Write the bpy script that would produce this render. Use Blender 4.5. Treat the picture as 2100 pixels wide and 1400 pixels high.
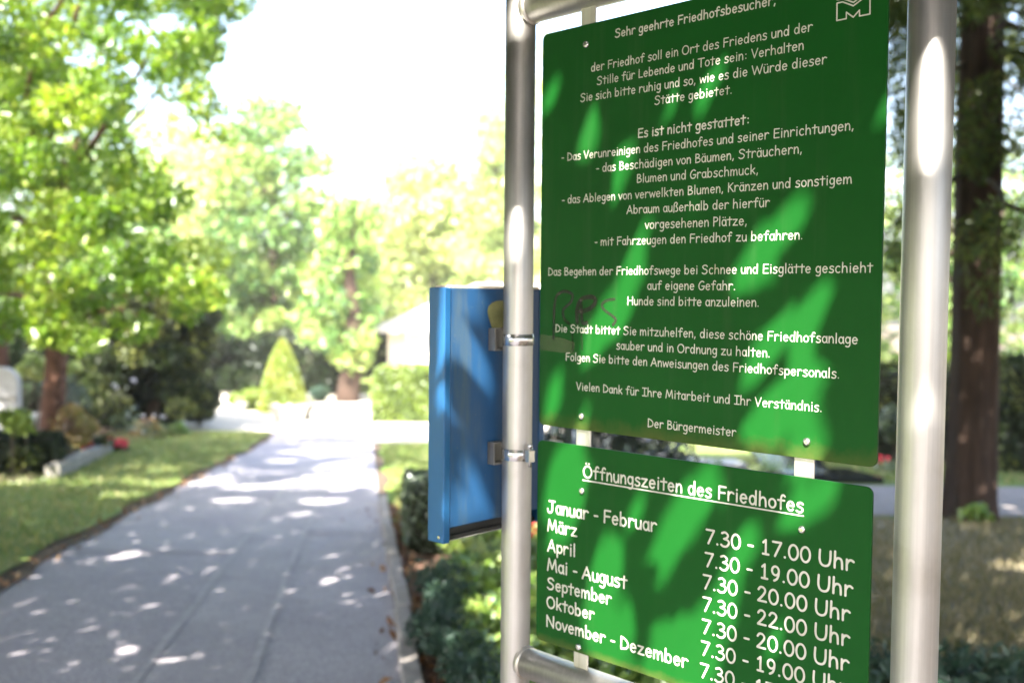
import bpy, bmesh, math, random
import numpy as np
from mathutils import Vector, Matrix

for o in list(bpy.data.objects): bpy.data.objects.remove(o)
SC = bpy.context.scene
COL = SC.collection
random.seed(7); RNG = np.random.default_rng(11)

# ------------------------------------------------------------------ camera, sky, sun, exposure
EYE = Vector((0, 0, 1.62))
cam = bpy.data.cameras.new('camera'); cam_ob = bpy.data.objects.new('camera', cam); COL.objects.link(cam_ob)
cam.sensor_width = 36; cam.lens = 35; cam.clip_start = .02; cam.clip_end = 900
p_, r_ = math.radians(2.6), math.radians(0.5)
F_ = Vector((0, math.cos(p_), -math.sin(p_))); X_ = Vector((1, 0, 0)); Y_ = X_.cross(F_)
RT = X_*math.cos(r_) + Y_*math.sin(r_); UP = -X_*math.sin(r_) + Y_*math.cos(r_)
M = Matrix((RT, UP, -F_)).transposed().to_4x4(); M.translation = EYE
cam_ob.matrix_world = M
cam.dof.use_dof = True; cam.dof.focus_distance = 1.58; cam.dof.aperture_fstop = 3.0
SC.camera = cam_ob

SUN = Vector((-.20, -.65, .73)).normalized()
EL = math.asin(SUN.z); AZ = math.atan2(SUN.x, SUN.y)
w = bpy.data.worlds.new('World'); SC.world = w; w.use_nodes = True
nt = w.node_tree; bg = nt.nodes['Background']
sky = nt.nodes.new('ShaderNodeTexSky'); sky.sky_type = 'NISHITA'; sky.sun_disc = False
sky.sun_elevation = EL; sky.sun_rotation = AZ; sky.air_density = 1.0; sky.dust_density = 4.0; sky.ozone_density = 1.0
nt.links.new(sky.outputs[0], bg.inputs[0]); bg.inputs[1].default_value = .14
sl = bpy.data.lights.new('sun', 'SUN'); sl.energy = 5.0; sl.angle = math.radians(.53); sl.color = (1, .93, .82)
so = bpy.data.objects.new('sun', sl); COL.objects.link(so); so.rotation_euler = SUN.to_track_quat('Z', 'Y').to_euler()
so.location = (0, 0, 30)
vs = SC.view_settings; vs.view_transform = 'Standard'; vs.look = 'None'; vs.exposure = 2.75; vs.gamma = 1
SC.cycles.max_bounces = 8; SC.cycles.transparent_max_bounces = 12; SC.cycles.use_denoising = True

# ------------------------------------------------------------------ helpers
def link(o): COL.objects.link(o); return o
def tag(o, label=None, cat=None, group=None, kind=None):
    if label: o['label'] = label
    if cat: o['category'] = cat
    if group: o['group'] = group
    if kind: o['kind'] = kind
    return o
def empty(name, loc, label=None, cat=None, group=None):
    o = bpy.data.objects.new(name, None); o.location = loc; link(o); o.empty_display_size = .1
    return tag(o, label, cat, group)
def put(name, me, mat, parent=None, world=True):
    if isinstance(me, bmesh.types.BMesh):
        m = bpy.data.meshes.new(name); me.to_mesh(m); me.free(); me = m
    o = bpy.data.objects.new(name, me); link(o)
    if mat and not me.materials: me.materials.append(mat)
    if parent is not None:
        o.parent = parent
        if world:
            r = parent
            base = Vector((0, 0, 0))
            while r is not None: base += r.location; r = r.parent
            me.transform(Matrix.Translation(-base))
    return o
def fast_mesh(name, verts, faces4, tint=None, faces3=None):
    """verts (N,3), quads (M,4)"""
    me = bpy.data.meshes.new(name)
    verts = np.asarray(verts, np.float32); faces4 = np.asarray(faces4, np.int32)
    me.vertices.add(len(verts)); me.vertices.foreach_set('co', verts.ravel())
    n = len(faces4)
    me.loops.add(n*4); me.loops.foreach_set('vertex_index', faces4.ravel())
    me.polygons.add(n); me.polygons.foreach_set('loop_start', np.arange(n, dtype=np.int32)*4)
    me.polygons.foreach_set('loop_total', np.full(n, 4, np.int32))
    if tint is not None:
        a = me.attributes.new('tint', 'FLOAT', 'FACE'); a.data.foreach_set('value', np.asarray(tint, np.float32))
    me.update(calc_edges=True); me.validate()
    return me
# terrain: the ground falls away from the sign and levels out far down the path
TY = np.arange(-40, 60.01, .5)
def _sl(y): return .085 if y < 20 else (.085*(1-(y-20)/14) if y < 34 else 0)
TZ = np.zeros_like(TY); _i0 = int(np.argmin(abs(TY)))
for i in range(_i0+1, len(TY)): TZ[i] = TZ[i-1] - .5*_sl((TY[i]+TY[i-1])/2)
for i in range(_i0-1, -1, -1): TZ[i] = TZ[i+1] + .5*_sl((TY[i]+TY[i+1])/2)
def Z(y): return float(np.interp(y, TY, TZ))
def spot(px, py, d):
    """point at distance d in front of the camera, on the line of sight through (px, py) of the 2100 px photograph"""
    f = 35/36*2100
    r = F_ + RT*((px-1050)/f) - UP*((py-700)/f)
    return EYE + r*(d/r.y)

# ------------------------------------------------------------------ materials
def new_mat(name):
    m = bpy.data.materials.new(name); m.use_nodes = True
    n = m.node_tree; b = n.nodes['Principled BSDF']
    return m, n, b
def nd(n, t, **k):
    x = n.nodes.new(t)
    for a, v in k.items(): setattr(x, a, v)
    return x
def noise(n, scale, detail=4, rough=.55, vec=None, stretch=None):
    x = nd(n, 'ShaderNodeTexNoise'); x.inputs['Scale'].default_value = scale; x.inputs['Detail'].default_value = detail
    x.inputs['Roughness'].default_value = rough
    tc = nd(n, 'ShaderNodeTexCoord'); src = tc.outputs['Object']
    if stretch:
        mp = nd(n, 'ShaderNodeMapping'); mp.inputs['Scale'].default_value = stretch; n.links.new(src, mp.inputs[0]); src = mp.outputs[0]
    n.links.new(src, x.inputs['Vector'])
    return x.outputs['Fac']
def ramp(n, fac, stops):
    r = nd(n, 'ShaderNodeValToRGB'); e = r.color_ramp.elements
    while len(e) < len(stops): e.new(.5)
    for i, (p, c) in enumerate(stops): e[i].position = p; e[i].color = (*c, 1) if len(c) == 3 else c
    n.links.new(fac, r.inputs[0]); return r.outputs[0]
def mixc(n, fac, a, b, mode='MIX'):
    x = nd(n, 'ShaderNodeMix', data_type='RGBA', blend_type=mode)
    if hasattr(fac, 'node'): n.links.new(fac, x.inputs[0])
    else: x.inputs[0].default_value = fac
    for s, v in ((6, a), (7, b)):
        if hasattr(v, 'node'): n.links.new(v, x.inputs[s])
        else: x.inputs[s].default_value = (*v, 1)
    return x.outputs[2]
def bump(n, b, h, strength=.3, dist=.01):
    x = nd(n, 'ShaderNodeBump'); x.inputs['Strength'].default_value = strength; x.inputs['Distance'].default_value = dist
    n.links.new(h, x.inputs['Height']); n.links.new(x.outputs[0], b.inputs['Normal'])
def leaf_mat(name, stops, transl=.35, gloss=.06, tcol=None, gr=.4):
    m, n, b = new_mat(name); out = n.nodes['Material Output']; n.nodes.remove(b)
    at = nd(n, 'ShaderNodeAttribute', attribute_name='tint')
    c = ramp(n, at.outputs['Fac'], [(i/(len(stops)-1), s) for i, s in enumerate(stops)])
    d = nd(n, 'ShaderNodeBsdfDiffuse'); t = nd(n, 'ShaderNodeBsdfTranslucent'); g = nd(n, 'ShaderNodeBsdfGlossy')
    g.inputs['Roughness'].default_value = gr; g.inputs['Color'].default_value = (.9, .95, 1, 1)
    n.links.new(c, d.inputs[0])
    tc = mixc(n, 1.0, c, tcol or (1.5, 1.35, .6), 'MULTIPLY'); n.links.new(tc, t.inputs[0])
    m1 = nd(n, 'ShaderNodeMixShader'); m1.inputs[0].default_value = transl
    n.links.new(d.outputs[0], m1.inputs[1]); n.links.new(t.outputs[0], m1.inputs[2])
    m2 = nd(n, 'ShaderNodeMixShader'); m2.inputs[0].default_value = gloss
    n.links.new(m1.outputs[0], m2.inputs[1]); n.links.new(g.outputs[0], m2.inputs[2]); n.links.new(m2.outputs[0], out.inputs[0])
    return m
def plain(name, c1, c2, scale=4, rough=.8, bstr=.2, bd=.01, stretch=None, detail=5, spec=.3):
    m, n, b = new_mat(name); f = noise(n, scale, detail, .6, stretch=stretch)
    n.links.new(ramp(n, f, [(.3, c1), (.7, c2)]), b.inputs['Base Color'])
    b.inputs['Roughness'].default_value = rough; b.inputs['Specular IOR Level'].default_value = spec
    if bstr: bump(n, b, noise(n, scale*3, 5, .6, stretch=stretch), bstr, bd)
    return m

MT = {}
MT['mulch'] = plain('bark_mulch', (.11, .06, .042), (.24, .14, .10), 14, .95, .5, .02)
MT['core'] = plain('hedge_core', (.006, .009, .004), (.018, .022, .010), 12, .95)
MT['soil'] = plain('soil', (.07, .05, .035), (.14, .105, .075), 3, .95)
# asphalt: worn, three lanes of slightly different age, small stones
m, n, b = new_mat('asphalt'); f1 = noise(n, .7, 5, .6); f2 = noise(n, 70, 4, .75); f3 = noise(n, 6, 4, .6)
c = ramp(n, f1, [(.3, (.285, .262, .302)), (.7, (.36, .338, .372))])
c = mixc(n, .8, c, ramp(n, f2, [(.36, (.22, .22, .24)), (.5, (.5, .5, .5)), (.64, (.84, .83, .80))]), 'OVERLAY')
fc = noise(n, 2.3, 6, .75); c = mixc(n, ramp(n, fc, [(.485, (0, 0, 0)), (.5, (.28, .28, .28)), (.515, (0, 0, 0))]), c, (.10, .095, .10))
c = mixc(n, ramp(n, f3, [(.55, (0, 0, 0)), (.8, (.35, .35, .35))]), c, (.20, .185, .165))
n.links.new(c, b.inputs['Base Color']); b.inputs['Roughness'].default_value = .75; bump(n, b, f2, .35, .006); MT['asphalt'] = m
m, n, b = new_mat('asphalt_lane'); f1 = noise(n, 1.6, 5, .65); f2 = noise(n, 75, 4, .75)
c = ramp(n, f1, [(.3, (.28, .26, .293)), (.7, (.365, .345, .372))]); c = mixc(n, .7, c, ramp(n, f2, [(.36, (.25, .25, .26)), (.64, (.8, .8, .78))]), 'OVERLAY')
n.links.new(c, b.inputs['Base Color']); b.inputs['Roughness'].default_value = .8; bump(n, b, f2, .3, .005); MT['asphalt_new'] = m
MT['seam'] = plain('joint_mortar', (.32, .305, .33), (.46, .44, .46), 12, .85)
MT['seam_dim'] = plain('joint_worn', (.25, .235, .26), (.37, .35, .375), 12, .85)
MT['gravel'] = plain('pale_gravel', (.42, .39, .34), (.58, .54, .48), 14, .95, .4, .01)
MT['kerb'] = plain('kerb_stone', (.24, .22, .21), (.38, .35, .33), 9, .9, .4, .01)
m, n, b = new_mat('lawn'); f1 = noise(n, 1.1, 5, .6); f2 = noise(n, 22, 4, .7)
c = ramp(n, f1, [(.3, (.085, .14, .03)), (.52, (.135, .185, .042)), (.72, (.23, .22, .085))])
c = mixc(n, .5, c, ramp(n, f2, [(.3, (.25, .27, .2)), (.7, (.8, .8, .7))]), 'OVERLAY')
n.links.new(c, b.inputs['Base Color']); b.inputs['Roughness'].default_value = .9; bump(n, b, f2, .6, .03); MT['lawn'] = m
MT['verge'] = plain('verge_grass', (.10, .17, .025), (.20, .28, .05), 5, .9, .5, .03)
m, n, b = new_mat('dry_lawn'); f1 = noise(n, .9, 5, .6); f2 = noise(n, 25, 4, .7)
c = ramp(n, f1, [(.3, (.14, .145, .07)), (.45, (.22, .20, .14)), (.7, (.29, .25, .19))])
c = mixc(n, .5, c, ramp(n, f2, [(.3, (.25, .25, .22)), (.7, (.8, .78, .7))]), 'OVERLAY')
n.links.new(c, b.inputs['Base Color']); b.inputs['Roughness'].default_value = .9; bump(n, b, f2, .6, .03); MT['dry'] = m
MT['path'] = plain('earth_path', (.21, .185, .175), (.31, .28, .265), 5, .95)
MT['bark_dark'] = plain('bark_dark', (.035, .025, .018), (.09, .062, .045), 3, .95, .8, .04, (6, 6, 1))
MT['bark_red'] = plain('bark_red', (.032, .022, .017), (.088, .055, .041), 2.2, .95, 1.0, .05, (7, 7, .8))
MT['bark_rust'] = plain('bark_rust', (.035, .015, .010), (.17, .085, .06), 6, .9, .5, .02, (3, 3, 1))
MT['twig'] = plain('twig', (.05, .04, .03), (.10, .08, .055), 5, .9, 0)
G1 = [(.06, .125, .016), (.12, .225, .022), (.205, .315, .03), (.31, .375, .05)]
MT['leaf_main'] = leaf_mat('leaf_fresh', G1, .5, .05, (1.3, 1.35, .6))
MT['leaf_shade'] = leaf_mat('leaf_overhang', [(.03, .055, .012), (.05, .085, .018), (.07, .11, .02)], .08, .03)
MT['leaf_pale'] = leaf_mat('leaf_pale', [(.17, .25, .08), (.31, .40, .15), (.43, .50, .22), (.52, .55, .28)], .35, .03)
MT['leaf_mid'] = leaf_mat('leaf_mid', [(.05, .125, .035), (.13, .25, .065), (.26, .37, .11), (.38, .46, .17)], .35, .04)
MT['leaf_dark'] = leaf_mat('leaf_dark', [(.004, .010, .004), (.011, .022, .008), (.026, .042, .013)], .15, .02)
MT['leaf_yew'] = leaf_mat('leaf_yew', [(.006, .013, .004), (.018, .032, .008), (.055, .075, .018), (.15, .165, .04)], .25, .02)  # yew green, tints lowered further in place of the near crown's shade
MT['leaf_hedge'] = leaf_mat('leaf_hedge', [(.09, .15, .022), (.15, .23, .035), (.22, .30, .05)], .3, .06)
MT['leaf_box'] = leaf_mat('leaf_box', [(.028, .052, .022), (.055, .09, .034), (.10, .14, .05)], .25, .12)
MT['leaf_blue'] = leaf_mat('leaf_blue', [(.018, .045, .03), (.036, .075, .05), (.07, .12, .08)], .2, .04)
MT['leaf_ivy'] = leaf_mat('leaf_ivy', [(.06, .14, .02), (.13, .25, .03), (.2, .32, .05), (.3, .38, .10)], .3, .10)
MT['leaf_cone'] = leaf_mat('leaf_cone', [(.13, .21, .03), (.22, .29, .045), (.33, .36, .08)], .3, .05)
MT['leaf_conifer'] = leaf_mat('leaf_conifer', [(.022, .045, .014), (.045, .085, .02), (.09, .135, .03), (.16, .19, .045)], .35, .04)
MT['leaf_rust'] = leaf_mat('leaf_rust', [(.15, .08, .05), (.30, .18, .11), (.34, .28, .09), (.18, .22, .05)], .3, .06)
MT['leaf_rhodo'] = leaf_mat('leaf_rhodo', [(.012, .025, .014), (.025, .045, .025), (.05, .075, .04)], .12, .25, gr=.25)
MT['petal_red'] = leaf_mat('petal_red', [(.45, .012, .03), (.62, .03, .06), (.7, .09, .12)], .3, .05, (1.2, .6, .6))
MT['petal_white'] = leaf_mat('petal_white', [(.6, .58, .62), (.75, .74, .78)], .3, .05, (1, 1, 1))
MT['dead_leaf'] = leaf_mat('dead_leaf', [(.12, .055, .025), (.22, .11, .055), (.30, .19, .10)], .2, .04)
MT['dry_blade'] = leaf_mat('dry_blade', [(.11, .12, .05), (.19, .175, .10), (.27, .235, .155), (.33, .28, .19)], .25, .02)
MT['grass_blade'] = leaf_mat('grass_blade', [(.07, .13, .028), (.14, .205, .05), (.25, .27, .10), (.34, .30, .18)], .35, .04)
MT['render_white'] = plain('white_render', (.66, .60, .48), (.74, .68, .56), 2, .9, .1)
MT['roof_pale'] = plain('pale_roof', (.52, .47, .44), (.62, .57, .53), 3, .8)
MT['granite'] = plain('granite', (.30, .30, .31), (.46, .46, .47), 20, .6)
MT['stone_pale'] = plain('pale_stone', (.42, .40, .36), (.58, .56, .5), 7, .9)
MT['stone_grey'] = plain('grey_stone', (.15, .145, .13), (.26, .25, .23), 7, .9)
m, n, b = new_mat('polished_black'); b.inputs['Base Color'].default_value = (.012, .012, .015, 1); b.inputs['Roughness'].default_value = .08; MT['black_granite'] = m
m, n, b = new_mat('gap_black'); b.inputs['Base Color'].default_value = (.012, .012, .012, 1); b.inputs['Roughness'].default_value = .45; MT['black'] = m  # near-black standing in for shade in the case's open underside
# brushed tube metal with faint vertical streaks
def metal(name, c1, c2, rough, streak=(60, 60, .8)):
    m, n, b = new_mat(name); f = noise(n, 3, 5, .6, stretch=streak); f2 = noise(n, 7, 4, .6)
    c = ramp(n, f, [(.3, c1), (.7, c2)]); n.links.new(mixc(n, .4, c, ramp(n, f2, [(.30, (.36, .34, .31)), (.42, (.52, .51, .50)), (.68, (.66, .66, .66))]), 'OVERLAY'), b.inputs['Base Color'])
    b.inputs['Metallic'].default_value = .95
    rr = nd(n, 'ShaderNodeMapRange'); rr.inputs[3].default_value = rough-.07; rr.inputs[4].default_value = rough+.1
    n.links.new(f2, rr.inputs[0]); n.links.new(rr.outputs[0], b.inputs['Roughness']); bump(n, b, f, .08, .001)
    return m
MT['tube'] = metal('galvanised_tube', (.44, .43, .415), (.53, .52, .505), .46)
MT['rail'] = metal('rail_steel', (.30, .29, .27), (.42, .41, .39), .45, (30, 30, 1))
MT['strap'] = metal('strap_steel', (.55, .52, .48), (.70, .68, .64), .5, (30, 30, 1))
MT['steel'] = metal('bright_steel', (.62, .62, .62), (.75, .75, .75), .22)
# sign green
m, n, b = new_mat('sign_green'); f = noise(n, 2.2, 5, .6); f2 = noise(n, 40, 3, .7); f3 = noise(n, 9, 5, .65, stretch=(2, 2, .35))
c = ramp(n, f, [(.3, (.0034, .058, .0070)), (.7, (.0046, .071, .0092))])
c = mixc(n, ramp(n, f3, [(.60, (0, 0, 0)), (.82, (.22, .22, .22))]), c, (.035, .055, .02))
c = mixc(n, ramp(n, f2, [(.72, (0, 0, 0)), (.78, (.25, .25, .25))]), c, (.06, .085, .05))
tc = nd(n, 'ShaderNodeTexCoord'); sp = nd(n, 'ShaderNodeSeparateXYZ'); n.links.new(tc.outputs['Generated'], sp.inputs[0])
fe = noise(n, 18, 5, .7); ma = nd(n, 'ShaderNodeMath', operation='MULTIPLY_ADD'); n.links.new(fe, ma.inputs[0]); ma.inputs[1].default_value = .09; n.links.new(sp.outputs[2], ma.inputs[2])
c = mixc(n, ramp(n, ma.outputs[0], [(.035, (.75, .75, .75)), (.085, (0, 0, 0))]), c, (.07, .085, .02))      # algae film creeping up from the lower edge
fs = noise(n, 26, 4, .6, stretch=(1, 1, .05)); c = mixc(n, ramp(n, fs, [(.56, (0, 0, 0)), (.74, (.16, .16, .16))]), c, (.05, .09, .04))   # rain streaks
n.links.new(c, b.inputs['Base Color']); b.inputs['Specular IOR Level'].default_value = .14
rr = nd(n, 'ShaderNodeMapRange'); rr.inputs[3].default_value = .36; rr.inputs[4].default_value = .6; n.links.new(f3, rr.inputs[0]); n.links.new(rr.outputs[0], b.inputs['Roughness']); MT['green'] = m
m, n, b = new_mat('letter_white'); f = noise(n, 14, 4, .6); f2 = noise(n, 120, 3, .7)
c = ramp(n, f, [(.35, (.46, .45, .39)), (.65, (.58, .57, .52))])
c = mixc(n, ramp(n, f, [(.58, (0, 0, 0)), (.72, (.7, .7, .7))]), c, (.34, .31, .21))
n.links.new(c, b.inputs['Base Color']); b.inputs['Roughness'].default_value = .5; MT['letter'] = m
def ghost(name, col, alpha):
    m, n, b = new_mat(name); f = noise(n, 30, 4, .7)
    b.inputs['Base Color'].default_value = (*col, 1); b.inputs['Roughness'].default_value = .6
    mr = nd(n, 'ShaderNodeMapRange'); mr.inputs[1].default_value = .3; mr.inputs[2].default_value = .7
    mr.inputs[3].default_value = alpha*.55; mr.inputs[4].default_value = alpha
    n.links.new(f, mr.inputs[0]); n.links.new(mr.outputs[0], b.inputs['Alpha']); return m
MT['graffiti'] = ghost('graffiti_ink', (.016, .016, .010), .9)
MT['graffiti_red'] = ghost('graffiti_red', (.35, .09, .05), .6)
MT['smear'] = ghost('faded_smear', (.10, .14, .06), .55)
# blue painted case with lichen streaks
m, n, b = new_mat('blue_paint'); f = noise(n, 3, 4, .6); f2 = noise(n, 10, 6, .7, stretch=(2, 2, .3)); f3 = noise(n, 90, 3, .7)
c = ramp(n, f, [(.3, (.009, .058, .155)), (.7, (.011, .073, .185))])
c = mixc(n, ramp(n, f2, [(.50, (0, 0, 0)), (.68, (.32, .32, .32))]), c, (.12, .14, .08))
c = mixc(n, ramp(n, f3, [(.66, (0, 0, 0)), (.72, (.4, .4, .4))]), c, (.16, .17, .13))
n.links.new(c, b.inputs['Base Color']); b.inputs['Roughness'].default_value = .5; MT['blue'] = m
m, n, b = new_mat('blue_profile'); f = noise(n, 3, 4, .6)
n.links.new(ramp(n, f, [(.3, (.012, .085, .22)), (.7, (.015, .10, .25))]), b.inputs['Base Color']); b.inputs['Roughness'].default_value = .35; MT['blue_clean'] = m
MT['lichen'] = plain('lichen_patch', (.14, .15, .06), (.24, .24, .10), 30, .9, .2)

# ------------------------------------------------------------------ geometry builders
def tube_bm(bm, pts, rads, seg=12, cap=True):
    pts = [Vector(p) for p in pts]; rings = []
    for i, p in enumerate(pts):
        t = (pts[min(i+1, len(pts)-1)] - pts[max(i-1, 0)]).normalized()
        a = t.orthogonal().normalized() if abs(t.z) < .9 else Vector((1, 0, 0)).cross(t).normalized()
        if abs(t.z) < .9: a = t.cross(Vector((0, 0, 1))).normalized()
        bb = t.cross(a)
        rings.append([bm.verts.new(p + (a*math.cos(2*math.pi*k/seg) + bb*math.sin(2*math.pi*k/seg))*rads[i]) for k in range(seg)])
    for i in range(len(rings)-1):
        for k in range(seg):
            f = bm.faces.new((rings[i][k], rings[i][(k+1) % seg], rings[i+1][(k+1) % seg], rings[i+1][k])); f.smooth = True
    if cap:
        bm.faces.new(rings[0][::-1]); bm.faces.new(rings[-1])
def box_bm(bm, c, ax, ay, az, bevel=0):
    """box centred at c with half-axis vectors"""
    c, ax, ay, az = map(Vector, (c, ax, ay, az)); v = []
    for i in (-1, 1):
        for j in (-1, 1):
            for k in (-1, 1): v.append(bm.verts.new(c + ax*i + ay*j + az*k))
    fs = []
    for q in ((0, 1, 3, 2), (4, 6, 7, 5), (0, 4, 5, 1), (2, 3, 7, 6), (0, 2, 6, 4), (1, 5, 7, 3)): fs.append(bm.faces.new([v[i] for i in q]))
    if bevel:
        es = list({e for f in fs for e in f.edges}); bmesh.ops.bevel(bm, geom=es, offset=bevel, segments=2, affect='EDGES', profile=.5)
def sheet(name, poly_fn, ya, yb, lift, mat, nx=8, step=.5, kind='structure', parent=None):
    """ground sheet following the slope; poly_fn(y) -> (x0, x1)"""
    ysl = [ya] + [y for y in TY if ya + 1e-4 < y < yb - 1e-4] + [yb]; V = []; Fc = []
    for y in ysl:
        x0, x1 = poly_fn(y)
        for i in range(nx+1): V.append((x0 + (x1-x0)*i/nx, y, Z(y) + lift))
    for j in range(len(ysl)-1):
        for i in range(nx): a = j*(nx+1)+i; Fc.append((a, a+1, a+nx+2, a+nx+1))
    o = put(name, fast_mesh(name, V, Fc), mat, parent)
    if kind: o['kind'] = kind
    return o
def wob(y, s, a): return a*(math.sin(y*1.7+s) + .6*math.sin(y*4.1+s*2.3) + .4*math.sin(y*9.7+s*.7))
def unit(v): return v/np.maximum(np.linalg.norm(v, axis=-1, keepdims=True), 1e-9)
def leaves(centers, L, W, axis=None, ajit=1.0, normal=None, njit=1.0, rng=RNG, fold=.25, tint=None, sizej=.35):
    """one folded four-cornered leaf (two quads) per centre"""
    n = len(centers); C = np.asarray(centers, float)
    a = rng.normal(size=(n, 3))*ajit
    if axis is not None: a = a + np.asarray(axis)
    a = unit(a)
    nn = rng.normal(size=(n, 3))*njit
    if normal is not None: nn = nn + np.asarray(normal)
    s = unit(np.cross(a, nn)); nn = np.cross(s, a)
    k = (1 + sizej*rng.normal(size=(n, 1))).clip(.45, 1.8); l = L*k*.5; wd = W*k*.5
    p0 = C - a*l; p3 = C + a*l
    q = C - a*l*.1 + nn*wd*fold
    p1 = q + s*wd; p2 = q - s*wd; mid = C - a*l*.1 - nn*wd*fold*.3
    V = np.stack([p0, p1, p3, p2, mid], 1).reshape(-1, 3)
    b = np.arange(n)[:, None]*5
    Fq = np.concatenate([b + np.array([[0, 1, 2, 4]]), b + np.array([[0, 4, 2, 3]])], 1).reshape(-1, 4)
    t = rng.random(n) if tint is None else np.asarray(tint)
    return V, Fq, np.repeat(t, 2), np.stack([C, p0, p1, p3, p2], 1)
def join(parts):
    V = []; Fq = []; T = []; o = 0
    for v, f, t in parts: V.append(v); Fq.append(f+o); T.append(t); o += len(v)
    return np.concatenate(V), np.concatenate(Fq), np.concatenate(T)
def ball(n, r, rng=RNG, shell=.0):
    v = unit(rng.normal(size=(n, 3))); u = rng.random((n, 1))**(1/3)
    return v*(shell + (1-shell)*u)*np.asarray(r)
def trunk_mesh(path, rads, limbs, seg=14):
    bm = bmesh.new(); tube_bm(bm, path, rads, seg)
    for pts, rr in limbs: tube_bm(bm, pts, rr, 7)
    return bm
def limb(a, bpt, r0, r1, sag=.15, n=6):
    a = Vector(a); bpt = Vector(bpt); L = (bpt-a).length; out = []
    j = Vector((random.uniform(-1, 1), random.uniform(-1, 1), random.uniform(-.3, .8)))*L*.09
    for i in range(n):
        t = i/(n-1); p = a.lerp(bpt, t) + j*math.sin(math.pi*t) + Vector((0, 0, -sag*L*t*(t-1)*.8)); out.append(p)
    return out, [r0*(1-t/(n-1)) + r1*t/(n-1) for t in range(n)]
def crown(clumps, per, L, W, density_r=True, rng=RNG, droop=.3, tint_lo=0, tint_hi=1, flat=.7):
    """leaf clusters: clumps = (x, y, z, r[, tint bias])"""
    cs = []; tn = []; R0 = np.mean([c[3] for c in clumps])
    for c in clumps:
        n = max(6, int(per*(c[3]/R0)**2)); r = c[3]
        p = ball(n, (r, r, r*flat), rng, .25); cs.append(np.array(c[:3]) + p)
        tb = c[4] if len(c) > 4 else rng.uniform(.15, .85)
        tn.append((tb + rng.normal(size=n)*.2).clip(0, 1))
    cs = np.concatenate(cs); tn = np.concatenate(tn)*(tint_hi-tint_lo) + tint_lo
    return leaves(cs, L, W, axis=(0, 0, -droop), ajit=.8, normal=(0, 0, .9), njit=.8, rng=rng, tint=tn)

# ------------------------------------------------------------------ where sunlight gets through the crowns
s_np = np.array(SUN); E1 = unit(np.cross(s_np, [0, 0, 1])); E2 = np.cross(s_np, E1)
def sunplane(P): P = np.asarray(P, float); return np.stack([P@E1, P@E2], -1)
SIGN0 = Vector((.012, 2.0, 0)); U = Vector((.7218, -.6921, 0)).normalized(); N = Vector((-.6921, -.7218, 0)).normalized(); ZV = Vector((0, 0, 1))
def on_board(u, z, off=0.): return SIGN0 + U*u + N*off + ZV*z
GAPS = []
def gap(c, a, b):
    c2 = sunplane(c); A = np.stack([sunplane(a), sunplane(b)], -1); GAPS.append((c2, np.linalg.inv(A)))
def gap_board(u0, z0, u1, z1, wd):
    c = on_board((u0+u1)/2, (z0+z1)/2, .012); d = np.array([u1-u0, z1-z0]); l = np.hypot(*d); d = d/l; l = l/2 + wd*.28; wd = wd*(.94 if wd < .05 else .76) + .004
    a = U*(d[0]*l) + ZV*(d[1]*l); q = U*(-d[1]*wd/2) + ZV*(d[0]*wd/2); gap(c, a, q)
_gr = random.Random(21)
def gap_ground(x, y, rx, ry):
    # a chink between leaf clusters: several ragged overlapping openings
    k = 1 if rx < .09 else (3 if rx < .25 else 6)
    for i in range(k):
        f = 1 if k == 1 else _gr.uniform(.28, .62); a = _gr.uniform(0, 6.28); q = 0 if k == 1 else _gr.uniform(.1, .85)
        cx, cy = x + rx*q*math.cos(a), y + ry*q*math.sin(a); gap(Vector((cx, cy, Z(cy))), Vector((rx*f, 0, 0)), Vector((0, ry*f, -.085*ry*f)))
for g in [(0.081, 1.979, 0.117, 2.043, 0.05), (0.168, 1.86, 0.215, 1.989, 0.052), (0.233, 1.779, 0.281, 1.89, 0.051), (0.339, 1.918, 0.378, 1.988, 0.033), (0.415, 1.918, 0.475, 2.003, 0.04), (0.731, 1.868, 0.75, 1.908, 0.027), (0.269, 1.637, 0.342, 1.731, 0.059), (0.176, 1.513, 0.291, 1.619, 0.066), (0.379, 1.709, 0.409, 1.782, 0.04), (0.5, 1.681, 0.557, 1.719, 0.054), (0.515, 1.637, 0.558, 1.692, 0.04), (0.567, 1.692, 0.624, 1.777, 0.051), (0.557, 1.519, 0.59, 1.606, 0.029), (0.609, 1.537, 0.671, 1.637, 0.051), (0.529, 1.389, 0.67, 1.525, 0.068), (0.625, 1.365, 0.668, 1.434, 0.046), (0.572, 1.39, 0.6, 1.422, 0.024), (0.086, 1.381, 0.119, 1.487, 0.058), (0.166, 1.365, 0.199, 1.402, 0.043), (0.509, 1.476, 0.552, 1.558, 0.032), (0.356, 1.375, 0.376, 1.429, 0.025), (0.104, 1.192, 0.146, 1.335, 0.082), (0.159, 1.257, 0.206, 1.332, 0.066), (0.118, 1.137, 0.171, 1.249, 0.071), (0.363, 1.168, 0.465, 1.325, 0.084), (0.208, 0.986, 0.262, 1.176, 0.088), (0.236, 0.91, 0.29, 1.051, 0.079), (0.341, 0.943, 0.442, 1.056, 0.092), (0.424, 0.953, 0.491, 1.026, 0.064), (0.488, 1.134, 0.559, 1.265, 0.042), (0.631, 1.288, 0.685, 1.331, 0.04), (0.594, 1.251, 0.655, 1.319, 0.03), (0.451, 1.058, 0.516, 1.156, 0.034), (0.564, 1.025, 0.589, 1.087, 0.035), (0.287, 1.23, 0.335, 1.281, 0.024), (-0.012, 2.12, 0.033, 2.178, 0.066), (0.806, 1.756, 0.82, 1.961, 0.048), (0.808, 1.398, 0.813, 1.49, 0.038), (-0.007, 1.666, 0.005, 1.772, 0.054)]:
    gap_board(*g)
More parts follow.
